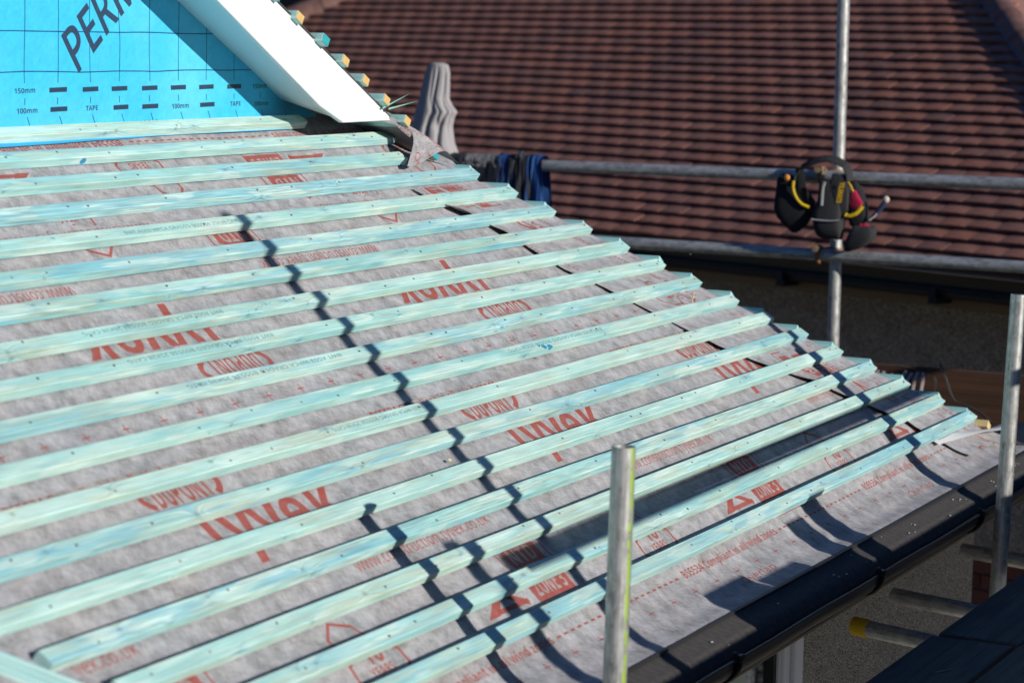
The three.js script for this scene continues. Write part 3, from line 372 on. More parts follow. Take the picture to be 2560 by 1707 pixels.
// ------------------------------------------------------------------ the neighbouring house
{
  const nb = thing('neighbouring_house', 'neighbouring house with a large brown plain-tiled hipped roof over a pebbledash wall', 'house');
  const O = V(2.6535, 0.2383, -0.7002), E = V(-0.356453, 0, 0.934313), NH = V(0.934313, 0, 0.356453), P = Math.PI / 6;
  const UP = NH.clone().multiplyScalar(Math.cos(P)).add(V(0, Math.sin(P), 0)), NR = E.clone().cross(UP).normalize(); if (NR.y < 0) NR.negate();
  const F = (e, t, n = 0) => O.clone().addScaledVector(E, e).addScaledVector(UP, t).addScaledVector(NR, n);
  const W = (e, y, off) => { const q = O.clone().addScaledVector(E, e).addScaledVector(NH, off); q.y = y; return q; };
  const hipR = (t) => 0.996 - 1.075 * t, hipL = (t) => -8.97 + 0.63 * t;
  part('roof_deck', grid(2, 2, (a, b) => F(lerp(hipL(b * 5.8), hipR(b * 5.8), a), b * 5.8, -0.012)), std([0.36, 0.26, 0.18], 0.9, dbl), nb);
  const tileGeo = (sd) => { const w = 0.1625, L = 0.185, th = 0.0150, nx = 5, p = [], ix = []; const ly = [0, 0.1, L]; const top = (x, y) => 0.0435 - 0.19 * y + 0.0035 * (1 - Math.pow(2 * x / w, 2)) + (sd - 1.5) * 0.0006 * (x / w); for (const y of ly) for (let i = 0; i <= nx; i++) { const x = (i / nx - 0.5) * w; p.push(x, y, top(x, y)); } for (let j = 0; j < 2; j++) for (let i = 0; i < nx; i++) { const k = j * (nx + 1) + i; ix.push(k, k + 1, k + nx + 2, k, k + nx + 2, k + nx + 1); }
    const quad = (a, b, c, d) => { const k = p.length / 3; p.push(...a, ...b, ...c, ...d); ix.push(k, k + 1, k + 2, k, k + 2, k + 3); };
    for (let i = 0; i < nx; i++) { const x0 = (i / nx - 0.5) * w, x1 = ((i + 1) / nx - 0.5) * w; quad([x0, 0, top(x0, 0) - th], [x1, 0, top(x1, 0) - th], [x1, 0, top(x1, 0)], [x0, 0, top(x0, 0)]); }
    const h = w / 2; quad([h, 0, top(h, 0) - th], [h, L, top(h, L) - th], [h, L, top(h, L)], [h, 0, top(h, 0)]); quad([-h, L, top(-h, L) - th], [-h, 0, top(-h, 0) - th], [-h, 0, top(-h, 0)], [-h, L, top(-h, L)]);
    const g = new THREE.BufferGeometry(); g.setAttribute('position', new THREE.Float32BufferAttribute(p, 3)); const uv = []; for (let k = 0; k < p.length; k += 3) uv.push(p[k] * 3, p[k + 1] * 3); g.setAttribute('uv', new THREE.Float32BufferAttribute(uv, 2)); g.setIndex(ix); g.computeVertexNormals(); return g; };
  const geos = [0, 1, 2, 3].map(tileGeo);
  const sandy = dataTex(256, 256, (i, j) => { const v = 185 + 60 * (vn(i / 2, j / 2, 951) - 0.5) + 70 * (fbm(i / 30, j / 30, 952, 3) - 0.5); return [v, v, v]; });
  const cols = [[0.54, 0.235, 0.165], [0.50, 0.215, 0.150], [0.57, 0.245, 0.170], [0.45, 0.205, 0.150], [0.58, 0.235, 0.150], [0.37, 0.180, 0.140]];
  const mats = cols.map((c) => std(c, 0.72, { map: sandy }));
  camera.updateMatrixWorld(); camera.updateProjectionMatrix();
  const sil = [[-1, -0.4], [691 / 2560, 5 / 1707], [974 / 2560, 296 / 1707], [1200 / 2560, 430 / 1707], [2445 / 2560, 1044 / 1707]];
  const all = []; seedTo(81); const fwd = V(0.88548, -0.12612, -0.44724);
  for (let k = -1; k < 29; k++) { const t = k * 0.1, off = (k & 1) * 0.0825; for (let m = -60; m < 12; m++) { const e = m * 0.165 + off; if (e > hipR(t) + 0.03 || e < hipL(t) - 0.03 || (k < 0)) continue; const c = F(e, t + 0.05, 0.03), q = c.clone().project(camera), X = q.x * 0.5 + 0.5, Y = 0.5 - q.y * 0.5; all.push({ e, t, vis: X > -0.02 && X < 1.03 && Y > -0.03 && Y < pl(sil, X) && Y < 0.42 + 0.05 * X, d: c.sub(camera.position).dot(fwd), r: [rnd(), rnd(), rnd(), rnd()] }); } }
  const near = all.filter((q) => q.vis).sort((a, b) => a.d - b.d).slice(0, 300), own = new Set(near);
  const mtx = (q) => { const roll = (q.r[0] - 0.5) * 0.022, ex = E.clone().addScaledVector(NR, roll).normalize(), uy = UP.clone().addScaledVector(NR, (q.r[1] - 0.5) * 0.026).addScaledVector(E, (q.r[2] - 0.5) * 0.012).normalize(); return new THREE.Matrix4().makeBasis(ex, uy, ex.clone().cross(uy).normalize()).setPosition(F(q.e + (q.r[3] - 0.5) * 0.003, q.t + (q.r[2] - 0.5) * 0.005, 0)); };
  const pick = (q) => { const v = 0.5 * fbm(q.e * 1.1, q.t * 1.4, 99, 2) + 0.5 * q.r[1]; return Math.min(5, Math.floor(v * 6)); };
  for (const q of near) { const m = part('roof_tile', geos[Math.floor(q.r[0] * 4)], mats[pick(q)], nb); m.name = numbered('roof_tile'); m.applyMatrix4(mtx(q)); }
  const rest = all.filter((q) => !own.has(q)), im = new THREE.InstancedMesh(geos[1], std(0xffffff, 0.72, { map: sandy }), rest.length);
  rest.forEach((q, i) => { im.setMatrixAt(i, mtx(q)); im.setColorAt(i, C3(...cols[pick(q)])); }); im.name = 'roof_tiles'; im.userData.kind = 'stuff'; im.castShadow = im.receiveShadow = true; nb.add(im);
  // the slopes beyond the two hips
  const top = F(hipL(5.84), 5.84, -0.012);
  const ER = F(hipR(0), 0, -0.012), EL = F(hipL(0), 0, -0.012);
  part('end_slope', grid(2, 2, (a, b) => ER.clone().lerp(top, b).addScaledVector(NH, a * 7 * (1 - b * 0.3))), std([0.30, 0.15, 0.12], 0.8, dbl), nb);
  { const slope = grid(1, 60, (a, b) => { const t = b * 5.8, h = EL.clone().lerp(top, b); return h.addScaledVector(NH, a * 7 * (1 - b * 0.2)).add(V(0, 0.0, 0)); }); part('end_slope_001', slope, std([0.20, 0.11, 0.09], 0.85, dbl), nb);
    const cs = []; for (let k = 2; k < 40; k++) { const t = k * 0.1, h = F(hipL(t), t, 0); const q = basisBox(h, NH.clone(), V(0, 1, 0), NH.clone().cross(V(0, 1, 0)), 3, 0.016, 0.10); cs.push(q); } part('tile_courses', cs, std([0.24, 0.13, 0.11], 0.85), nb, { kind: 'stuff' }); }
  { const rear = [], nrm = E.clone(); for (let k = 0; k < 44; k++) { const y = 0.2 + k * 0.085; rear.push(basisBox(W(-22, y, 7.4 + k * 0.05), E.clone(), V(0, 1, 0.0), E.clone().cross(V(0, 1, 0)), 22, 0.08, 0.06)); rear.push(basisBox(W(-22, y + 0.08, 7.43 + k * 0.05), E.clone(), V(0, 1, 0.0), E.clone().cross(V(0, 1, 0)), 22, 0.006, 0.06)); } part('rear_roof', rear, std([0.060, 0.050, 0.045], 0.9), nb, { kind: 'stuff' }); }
  // hip tiles
  const hipRun = (fn, r, t0, t1, nm, mat) => { for (let t = t0; t < t1; t += 0.22) { const a = F(fn(t), t, 0.01), b = F(fn(t + 0.25), t + 0.25, 0.01), d = b.clone().sub(a), L = d.length(); d.normalize(); const up = V(0, 1, 0).addScaledVector(d, -d.y).normalize(), sd = d.clone().cross(up); const g = grid(12, 1, (x, y) => { const an = (x - 0.5) * Math.PI * 1.05, rr_ = r * (1 + 0.06 * (1 - y)); return a.clone().addScaledVector(d, y * L).addScaledVector(sd, Math.sin(an) * rr_).addScaledVector(up, Math.cos(an) * rr_ * 0.95); }); const m = part('hip_tile', g, mat, nb); m.name = numbered('hip_tile'); } };
  const hipMat = std([0.36, 0.19, 0.155], 0.7, { map: sandy, side: THREE.DoubleSide });
  hipRun((t) => hipR(t) + 0.040, 0.076, 0.5, 3.4, 'hip', hipMat); hipRun(hipL, 0.115, 0.6, 3.6, 'hip', hipMat);
  part('hip_flashing', grid(40, 1, (a, b) => F(hipR(a * 3.2) - 0.045 - 0.030 * b, a * 3.2, 0.050 - 0.008 * b)), std([0.10, 0.12, 0.15], 0.35, { ...dbl, metalness: 0.6 }), nb);
  part('hip_mortar', grid(40, 1, (a, b) => F(hipL(a * 3.4) + 0.105 + 0.035 * b, a * 3.4, 0.06 - 0.03 * b)), std([0.42, 0.36, 0.22], 0.9, dbl), nb);
  // eaves
  const along = (e0, e1, o, y, h, d) => basisBox(W(e0, y, o), E.clone(), V(0, 1, 0), E.clone().cross(V(0, 1, 0)), e1 - e0, h, d);
  part('fascia', along(-9, 1.0, 0.10, 0.064, 0.152, 0.02), std([0.26, 0.155, 0.05], 0.55), nb);
  part('soffit', along(-9, 1.0, 0.37, 0.062, 0.012, 0.27), std([0.16, 0.10, 0.05], 0.7), nb);
  { const rings = [], r = 0.052, c = 0.004; for (const e of [-9, 1.05]) { const pr = []; for (let k = 0; k <= 12; k++) { const a = Math.PI + k / 12 * Math.PI; pr.push([Math.cos(a) * r, Math.sin(a) * r]); } for (let k = 12; k >= 0; k--) { const a = Math.PI + k / 12 * Math.PI; pr.push([Math.cos(a) * (r - c), Math.sin(a) * (r - c) + 0.001]); } rings.push(pr.map((q) => { const w = W(e, 0.163 + q[1], 0.03 + q[0]); return w; })); }
    const gt = part('gutter', loft(rings), black, nb);
    for (let e = -8.6; e < 1; e += 0.92) { const q = part('gutter_bracket', [along(e, e + 0.05, 0.075, 0.088, 0.03, 0.11), along(e, e + 0.04, -0.024, 0.115, 0.045, 0.012)], black, gt); q.name = numbered('gutter_bracket'); } }
  { const pg = (e0, e1, y0, y1, off) => grid(1, 1, (a, b) => W(lerp(e0, e1, a), lerp(y0, y1, b), off), (a, b) => [lerp(e0, e1, a) / 0.85, lerp(y0, y1, b) / 0.85]);
    const m = roughcast(1, 1, C3(0.86, 0.80, 0.72)); part('wall', [pg(-9, 0.9, -1.13, 0.06, 0.36)], m, nb);
    part('wall_base', [pg(-9, 0.9, -4.6, -1.13, 0.40)], std([0.30, 0.27, 0.22], 0.95), nb);
    const bm = [[0.15, 0.045, 0.03], [0.12, 0.038, 0.028], [0.18, 0.06, 0.04]].map((c) => std(c, 0.9)); seedTo(91); const bg = new RoundedBoxGeometry(0.215, 0.065, 0.03, 1, 0.004);
    for (let r = 0; r < 8; r++) for (let k = -5; k < 3; k++) { const q = new THREE.Mesh(bg, bm[Math.floor(rnd() * 3)]); q.name = numbered('brick'); q.castShadow = q.receiveShadow = true; q.applyMatrix4(new THREE.Matrix4().makeBasis(E.clone(), V(0, 1, 0), E.clone().cross(V(0, 1, 0))).setPosition(W(k * 0.225 + (r & 1) * 0.1125 - 0.05, -1.175 - r * 0.075, 0.397))); nb.add(q); } }
}

// ------------------------------------------------------------------ scaffolds
const galv = (sd, lime) => { const W = 256, H = 1024, c = canvas(W, H), x = c.getContext('2d'), im = x.createImageData(W, H), d = im.data;
  for (let j = 0; j < H; j++) for (let i = 0; i < W; i++) { const ii = i / W, e = Math.min(ii, 1 - ii) * 2; const a = fbm(ii * 10, j / 30, sd, 4), b = fbm(ii * 34, j / 140, sd + 3, 3), s = hash(i, j, sd + 9); let v = 0.44 + 0.40 * (a - 0.5) + 0.34 * (b - 0.5) + 0.03 * (s - 0.5); const rust = sstep(0.72, 0.80, fbm(ii * 16, j / 13, sd + 12, 3)) * 0.6; let col = [v * 0.98, v, v * 0.97]; col = mix3(col, [0.22, 0.13, 0.07], rust * 0.6); const pt = sstep(0.60, 0.70, fbm(ii * 22, j / 18, sd + 21, 3)); col = mix3(col, [0.60, 0.60, 0.57], pt * 0.5);
    if (lime) { const dd = Math.abs((ii > 0.5 ? ii - 1 : ii) + 0.040 - 0.006 * Math.sin(j / 25)), k = sstep(0.044, 0.028, dd) * sstep(0.44, 0.54, fbm(ii * 40, j / 16, 555, 3) + 0.04); col = mix3(col, [0.50, 0.78, 0.06], k * 0.9); }
    const q = (j * W + i) * 4; d[q] = toS(clamp(col[0])); d[q + 1] = toS(clamp(col[1])); d[q + 2] = toS(clamp(col[2])); d[q + 3] = 255; }
  x.putImageData(im, 0, 0); const t = canTex(c); t.flipY = true; return new THREE.MeshStandardMaterial({ map: t, roughness: 0.46, metalness: 0.55, bumpMap: t, bumpScale: 0.0006 }); };
const galvC = galv(1201);  const galvA = galv(1001), galvB = galv(1101, true), TR = 0.02415;
const planks = dataTex(512, 256, (i, j) => { const v = 0.095 + 0.07 * (fbm(i / 90, j / 6, 1201, 4) - 0.5) + 0.06 * (fbm(i / 30, j / 30, 1202, 3) - 0.5) + 0.02 * (hash(i, j, 3) - 0.5); return [toS(v * 1.12), toS(v * 0.98), toS(v * 0.80)]; });
const plankMat = std(0xffffff, 0.85, { map: planks, bumpMap: planks, bumpScale: 0.003 });
const board = (x0, x1, y, z, w = 0.225, t = 0.038) => basisBox(V(x0, y - t, z), V(1, 0, 0), V(0, 1, 0), V(0, 0, 1), x1 - x0, t, w, 0.006);
const fs = thing('scaffold', 'front scaffold: two galvanised poles standing up past the gutter, grey plank deck', 'scaffold');
const addTo = (p, n, g, m) => { const q = part(n, g, m, p); q.name = numbered(n); return q; };
addTo(fs, 'standard', tube(V(-3.60, -4.6, 0.24), V(-3.573, 0.468, 0.310), TR, 28), galvB).userData.label = 'scaffold pole splashed with lime green paint';
addTo(fs, 'standard', tube(V(-0.86, -4.6, 0.22), V(-0.739, 0.521, 0.330), TR, 28), galvA);
// its outer row, beyond the picture: these cast the long shadows on the roof
addTo(fs, 'standard', tube(V(-3.52, -4.6, 1.58), V(-3.277, 1.718, 1.6), TR), galvA);
addTo(fs, 'standard', tube(V(-3.68, -4.6, 1.62), V(-3.665, 0.755, 1.62), TR * 1.25), galvA);
addTo(fs, 'standard', tube(V(-1.06, -4.6, 1.6), V(-0.998, 1.55, 1.6), TR), galvA);
addTo(fs, 'guard_rail', tube(V(-3.55, 0.678, 1.65), V(1.4, 0.712, 1.65), TR), galvA);
for (let k = 0; k < 3; k++) addTo(fs, 'toe_board', basisBox(V(-6.2, -0.313 + k * 0.213, 1.60), V(1, 0, 0), V(0, 1, 0), V(0, 0, 1), 7.8, 0.211, 0.038, 0.004), plankMat);
addTo(fs, 'deck_board', board(-3.6, -1.665, -0.318, 0.378), plankMat); addTo(fs, 'deck_board', board(-1.655, 1.4, -0.312, 0.395), plankMat);
for (let k = 1; k < 5; k++) { addTo(fs, 'deck_board', board(-4.6 + (k & 1) * 0.8, -1.2 + (k % 3) * 0.15, -0.318, 0.378 + k * 0.236), plankMat); addTo(fs, 'deck_board', board(-1.19 + (k % 3) * 0.15, 1.4, -0.314, 0.380 + k * 0.236), plankMat); }
for (const [x, z, r] of [[-1.411, 0.082, 1], [-0.985, 0.055, 0], [-0.24, 0.05, 0], [-3.1, 0.08, 0]]) { const d = V(-0.3, 0, 1).normalize(), a = V(x, -0.386, z); const t = addTo(fs, 'transom', tube(a, a.clone().addScaledVector(d, 1.65), TR), galvA); if (r) addTo(fs, 'end_cap', tube(a.clone().addScaledVector(d, -0.006), a.clone().addScaledVector(d, 0.045), TR + 0.003, 20, false), std([0.62, 0.40, 0.01], 0.5)); }
{ const g = box(0.06, 0.0015, 0.004, 0, 0, 0); g.rotateY(-0.5); g.translate(-2.02, -0.316, 0.52); tag(part('wood_splinter', g, std([0.55, 0.28, 0.15], 0.8), scene), 'thin orange wood splinter lying on the grey scaffold deck', 'splinter'); }

const ss = thing('scaffold', 'side scaffold in front of the tiled roof, one tall pole with two horizontal rails', 'scaffold');
addTo(ss, 'standard', tube(V(1.36, -4.6, -0.966), V(1.265, 1.9, -0.952), TR, 24), galvA);
addTo(ss, 'standard', tube(V(1.30, -4.6, -2.80), V(1.30, 1.10, -2.785), TR), galvA);
addTo(ss, 'guard_rail', tube(V(1.25, 0.712, -4.6), V(1.25, 0.745, 1.6), TR, 24), galvC); addTo(ss, 'guard_rail', tube(V(1.25, 0.425, -4.6), V(1.25, 0.415, 1.6), TR, 24), galvC);
const rusty = std([0.30, 0.17, 0.09], 0.7, { metalness: 0.5 }), steel = std([0.35, 0.34, 0.32], 0.45, { metalness: 0.7 });
for (const y of [0.733, 0.42]) { const z = -0.965; const c = addTo(ss, 'coupler', [new THREE.TorusGeometry(0.030, 0.009, 8, 18).rotateX(Math.PI / 2).translate(1.287, y + 0.02, z), new THREE.TorusGeometry(0.030, 0.009, 8, 18).translate(1.25, y, z - 0.045), box(0.05, 0.055, 0.03, 1.265, y, z - 0.04, 0.006)], rusty); part('bolt', [new THREE.CylinderGeometry(0.010, 0.010, 0.05, 8).rotateZ(Math.PI / 2).translate(1.21, y + 0.028, z - 0.045), new THREE.CylinderGeometry(0.015, 0.015, 0.012, 6).rotateZ(Math.PI / 2).translate(1.192, y + 0.028, z - 0.045)], std([0.62, 0.40, 0.22], 0.4, { metalness: 0.6 }), c); }
const brownBoard = std([0.075, 0.045, 0.030], 0.8, { map: planks, bumpMap: planks, bumpScale: 0.003 }); brownBoard.color.setRGB(0.75, 0.40, 0.24);
addTo(ss, 'toe_board', basisBox(V(1.245, -0.235, 1.4), V(0, 0, -1), V(0, 1, 0), V(1, 0, 0), 6, 0.235, 0.038, 0.003), brownBoard);
for (let k = 0; k < 4; k++) addTo(ss, 'deck_board', basisBox(V(0.36 + k * 0.232, -0.28, 1.2), V(0, 0, -1), V(0, 1, 0), V(1, 0, 0), 5.6, 0.036, 0.226, 0.004), plankMat);

// stacks of tiles waiting on the front deck, out of the picture, and on the side deck in it
const stackMat = [std([0.30, 0.16, 0.13], 0.85), std([0.25, 0.14, 0.12], 0.85)];
const flatTile = new RoundedBoxGeometry(0.262, 0.0125, 0.165, 1, 0.002);
function stack(x, z, top, label) { const t = thing('tile_stack', label, 'tile stack', [x, -0.316, z], 'tile stacks on the front scaffold'); seedTo(Math.round(x * 100) + 400); const n = Math.round((top + 0.316) / 0.0135); for (let k = 0; k < n; k++) { const q = new THREE.Mesh(flatTile, stackMat[k & 1]); q.name = numbered('tile'); q.position.set(rr(-0.003, 0.003), 0.007 + k * 0.0135, rr(-0.004, 0.004)); q.rotation.y = rr(-0.012, 0.012); q.castShadow = q.receiveShadow = true; t.add(q); } }
stack(-2.715, 1.42, 0.345, 'stack of brown plain tiles on the front scaffold deck, nearest the lime-splashed pole'); stack(-2.42, 1.42, 0.312, 'middle stack of brown plain tiles on the front scaffold deck'); stack(-2.14, 1.42, 0.285, 'stack of brown plain tiles on the front scaffold deck beside an upright plank');
{ const g = basisBox(V(-1.985, -0.316, 1.50), V(1, 0, 0), V(0, 1, 0), V(0, 0, 1), 0.125, 0.822, 0.038, 0.006), g2 = basisBox(V(-2.155, -0.316, 1.50), V(1, 0, 0), V(0, 1, 0), V(0, 0, 1), 0.125, 0.775, 0.038, 0.006); tag(part('plank_offcut', g, plankMat, scene), 'taller of two short plank offcuts standing upright on the front scaffold', 'plank'); const o2 = tag(part('plank_offcut', g2, plankMat, scene), 'shorter of two short plank offcuts standing upright on the front scaffold', 'plank'); o2.name = 'plank_offcut_001'; }
{ const t = thing('tile_stack', 'pinkish grey tiles stood on edge on the side scaffold behind the battens', 'tile stack', [0, 0, 0]); seedTo(444); const m = [std([0.42, 0.36, 0.33], 0.85), std([0.36, 0.31, 0.29], 0.85)];
  for (let k = 0; k < 9; k++) { const q = new THREE.Mesh(new RoundedBoxGeometry(0.19, 0.25, 0.0125, 1, 0.002), m[k & 1]); q.name = numbered('tile'); q.position.set(1.0 + rr(-0.01, 0.01), -0.115 + rr(-0.012, 0.006) - (k > 6 ? 0.0 : 0.012), -0.715 + k * 0.026); q.rotation.set(0.14, rr(-0.06, 0.06) + 0.25, rr(-0.03, 0.03)); q.castShadow = q.receiveShadow = true; t.add(q); } }
function ribbon(pts, w, axis, th = 0.002) { const c = new THREE.CatmullRomCurve3(pts, false, 'catmullrom', 0.2), n = 60, rings = []; for (let k = 0; k <= n; k++) { const q = c.getPoint(k / n), tg = c.getTangent(k / n), a = axis.clone().addScaledVector(tg, -axis.dot(tg)).normalize(), b = tg.clone().cross(a); rings.push([q.clone().addScaledVector(a, w / 2).addScaledVector(b, th), q.clone().addScaledVector(a, -w / 2).addScaledVector(b, th), q.clone().addScaledVector(a, -w / 2).addScaledVector(b, -th), q.clone().addScaledVector(a, w / 2).addScaledVector(b, -th)]); } return loft(rings, false); }
tag(part('plastic_strap', ribbon([V(1.0, 0.055, -0.425), V(1.0, 0.0, -0.40), V(1.0, -0.058, -0.378), V(1.0, -0.085, -0.36), V(1.0, -0.095, -0.32), V(0.98, -0.12, -0.25), V(0.95, -0.15, -0.2)], 0.012, V(-0.7, 0.1, 0.7)), std([0.07, 0.07, 0.075], 0.35), scene), 'loose black plastic strap sticking up beside the dark toe board', 'strap');
tag(part('plastic_strap', ribbon([V(1.02, 0.03, -0.60), V(1.02, 0.022, -0.52), V(1.02, 0.005, -0.455), V(1.02, -0.02, -0.445), V(1.02, -0.12, -0.442), V(1.02, -0.2, -0.44)], 0.010, V(-0.7, 0.1, 0.7)), std([0.04, 0.04, 0.045], 0.4), scene), 'black plastic strap bent round behind the tiles stood on edge', 'strap');
{ const t = thing('plastic_bundle', 'crumpled dark plastic wrapping on the side scaffold beside the right-hand pole', 'plastic wrapping'); part('sheet', grid(30, 20, (a, b) => V(lerp(0.55, 1.15, a), -0.235 + 0.10 * Math.sin(b * 3.1) * Math.sin(a * 3.1) + 0.05 * (fbm(a * 6, b * 6, 1301, 3) - 0.3), lerp(-0.28, 0.35, b))), std([0.02, 0.022, 0.028], 0.28, dbl), t); }

// ------------------------------------------------------------------ clothes on the rail
const clothBump = dataTex(256, 256, (i, j) => { const v = 128 + 60 * (vn(i / 1.5, j / 1.5, 1401) - 0.5) + 90 * (fbm(i / 26, j / 26, 1402, 3) - 0.5); return [v, v, v]; }, false); clothBump.repeat.set(4, 4);
const cloth = (c) => new THREE.MeshPhysicalMaterial({ color: C3(...c), roughness: 0.92, sheen: 0.3, sheenRoughness: 0.7, bumpMap: clothBump, bumpScale: 0.002, side: THREE.DoubleSide });
{ const t = thing('hoodie', 'light grey hooded top hung over the end of a scaffold pole', 'hoodie', [1.29, 0, -2.79]);
  const lv = [[1.142, -2.795, -2.745], [1.135, -2.815, -2.722], [1.10, -2.832, -2.713], [1.03, -2.848, -2.714], [0.99, -2.856, -2.716], [0.96, -2.865, -2.700], [0.935, -2.876, -2.676], [0.91, -2.88, -2.690], [0.87, -2.886, -2.700], [0.80, -2.898, -2.690], [0.76, -2.903, -2.672], [0.72, -2.908, -2.690], [0.60, -2.91, -2.68], [0.42, -2.905, -2.70]];
  const ev = (y, k) => { for (let i = 1; i < lv.length; i++) if (y >= lv[i][0]) { const f = (y - lv[i][0]) / (lv[i - 1][0] - lv[i][0]); return lerp(lv[i][k], lv[i - 1][k], f); } return lv[lv.length - 1][k]; };
  const rings = [], n = 120, K = 90, cre = [[-0.45, 0.07, 0.16, 0.12, 0], [-0.08, 0.20, 0.06, -0.25, 0], [0.20, 0.34, 0.09, -0.25, 0], [0.46, 0.16, 0.06, 0.4, 0], [0.74, 0.32, 0.10, -0.45, 0], [1.15, 0.20, 0.10, 0.1, 0], [1.5, 0.2, 0.12, 0.2, 0]];
  for (let k = 0; k <= K; k++) { const f = k / K, y = lerp(1.142, 0.42, f), zl = ev(y, 1), zr = ev(y, 2), zc = (zl + zr) / 2 + 2.79, hw = (zr - zl) / 2, dep = 0.030 + 0.050 * sstep(0, 0.6, f), r = []; for (let i = 0; i < n; i++) { const a = i / n * Math.PI * 2, aa = a > Math.PI ? a - 2 * Math.PI : a; let w = 1; for (const c of cre) { const ac = c[0] + c[3] * (f - 0.3) + 0.10 * Math.sin(f * 7 + c[0] * 9), t = (aa - ac) / c[2]; w -= c[1] * Math.exp(-t * t) * sstep(0.0, 0.10, f) * (0.45 + 0.75 * fbm(f * 5, c[0] * 7, 31, 2)); } w += 0.16 * Math.exp(-Math.pow((f - 0.31) / 0.05, 2) - Math.pow((aa - 0.75) / 0.3, 2)) - 0.22 * Math.exp(-Math.pow((f - 0.36) / 0.03, 2) - Math.pow((aa - 0.6) / 0.25, 2)) - 0.2 * Math.exp(-Math.pow((f - 0.56) / 0.035, 2) - Math.pow((aa - 0.75) / 0.2, 2)) + 0.05 * (fbm(aa * 3, f * 12, 33, 3) - 0.5); r.push(V(-Math.cos(a) * dep * w - 0.01, y, zc + Math.sin(a) * hw * lerp(1, w, 0.35))); } rings.push(r); }
  part('body', loft(rings), cloth([0.36, 0.35, 0.355]), t); }
const drape = (z0, z1, y, drop, k, bulge = 0.02) => grid(40, 50, (a, b) => { const z = lerp(z0, z1, a); const arc = 0.032 * Math.PI, tot = drop * 2 + arc, q = b * tot; let x, yy, g; if (q < drop) { yy = y - (drop - q); x = -0.032; g = (drop - q) / drop; } else if (q < drop + arc) { const an = (q - drop) / 0.032; x = -Math.cos(an) * 0.032; yy = y + Math.sin(an) * 0.032; g = 0; } else { yy = y - (q - drop - arc); x = 0.032; g = (q - drop - arc) / drop; } const fold = bulge * Math.sin(a * 5 + k + 2 * g + 3 * fbm(a * 4, g * 3, k + 2, 2)) * (0.25 + g) + 0.020 * (fbm(a * 6, b * 5, k, 3) - 0.5); const flare = (a - 0.5) * 0.06 * g; return V(1.25 + x + Math.sign(x) * Math.abs(fold) * (x < 0 ? 1 : 0.5), yy + 0.012 * (fbm(a * 3, 0, k + 5, 2) - 0.5) * (1 - g) + 0.03 * (fbm(a * 3, 1, k + 6, 2) - 0.5) * g, z + flare); });
{ const t = thing('trousers', 'dark navy work trousers draped over the rail beside the grey hoodie', 'trousers'); part('cloth', drape(-2.67, -2.43, 0.728, 0.34, 11, 0.014), cloth([0.018, 0.022, 0.032]), t); part('waistband', drape(-2.60, -2.44, 0.7335, 0.016, 12, 0.001), cloth([0.20, 0.20, 0.21]), t); }
{ const t = thing('jacket', 'royal blue and black work jacket draped over the upper scaffold rail', 'jacket'); part('sleeve', drape(-2.435, -2.375, 0.735, 0.36, 21, 0.016), cloth([0.008, 0.045, 0.17]), t); part('body', drape(-2.385, -2.285, 0.738, 0.34, 22, 0.018), cloth([0.026, 0.028, 0.034]), t); part('sleeve', drape(-2.30, -2.232, 0.735, 0.37, 24, 0.018), cloth([0.012, 0.065, 0.23]), t); part('collar', new THREE.TorusGeometry(0.022, 0.007, 8, 20).scale(0.7, 0.6, 1.4).rotateZ(0.5).translate(1.225, 0.765, -2.335), cloth([0.05, 0.06, 0.08]), t); }

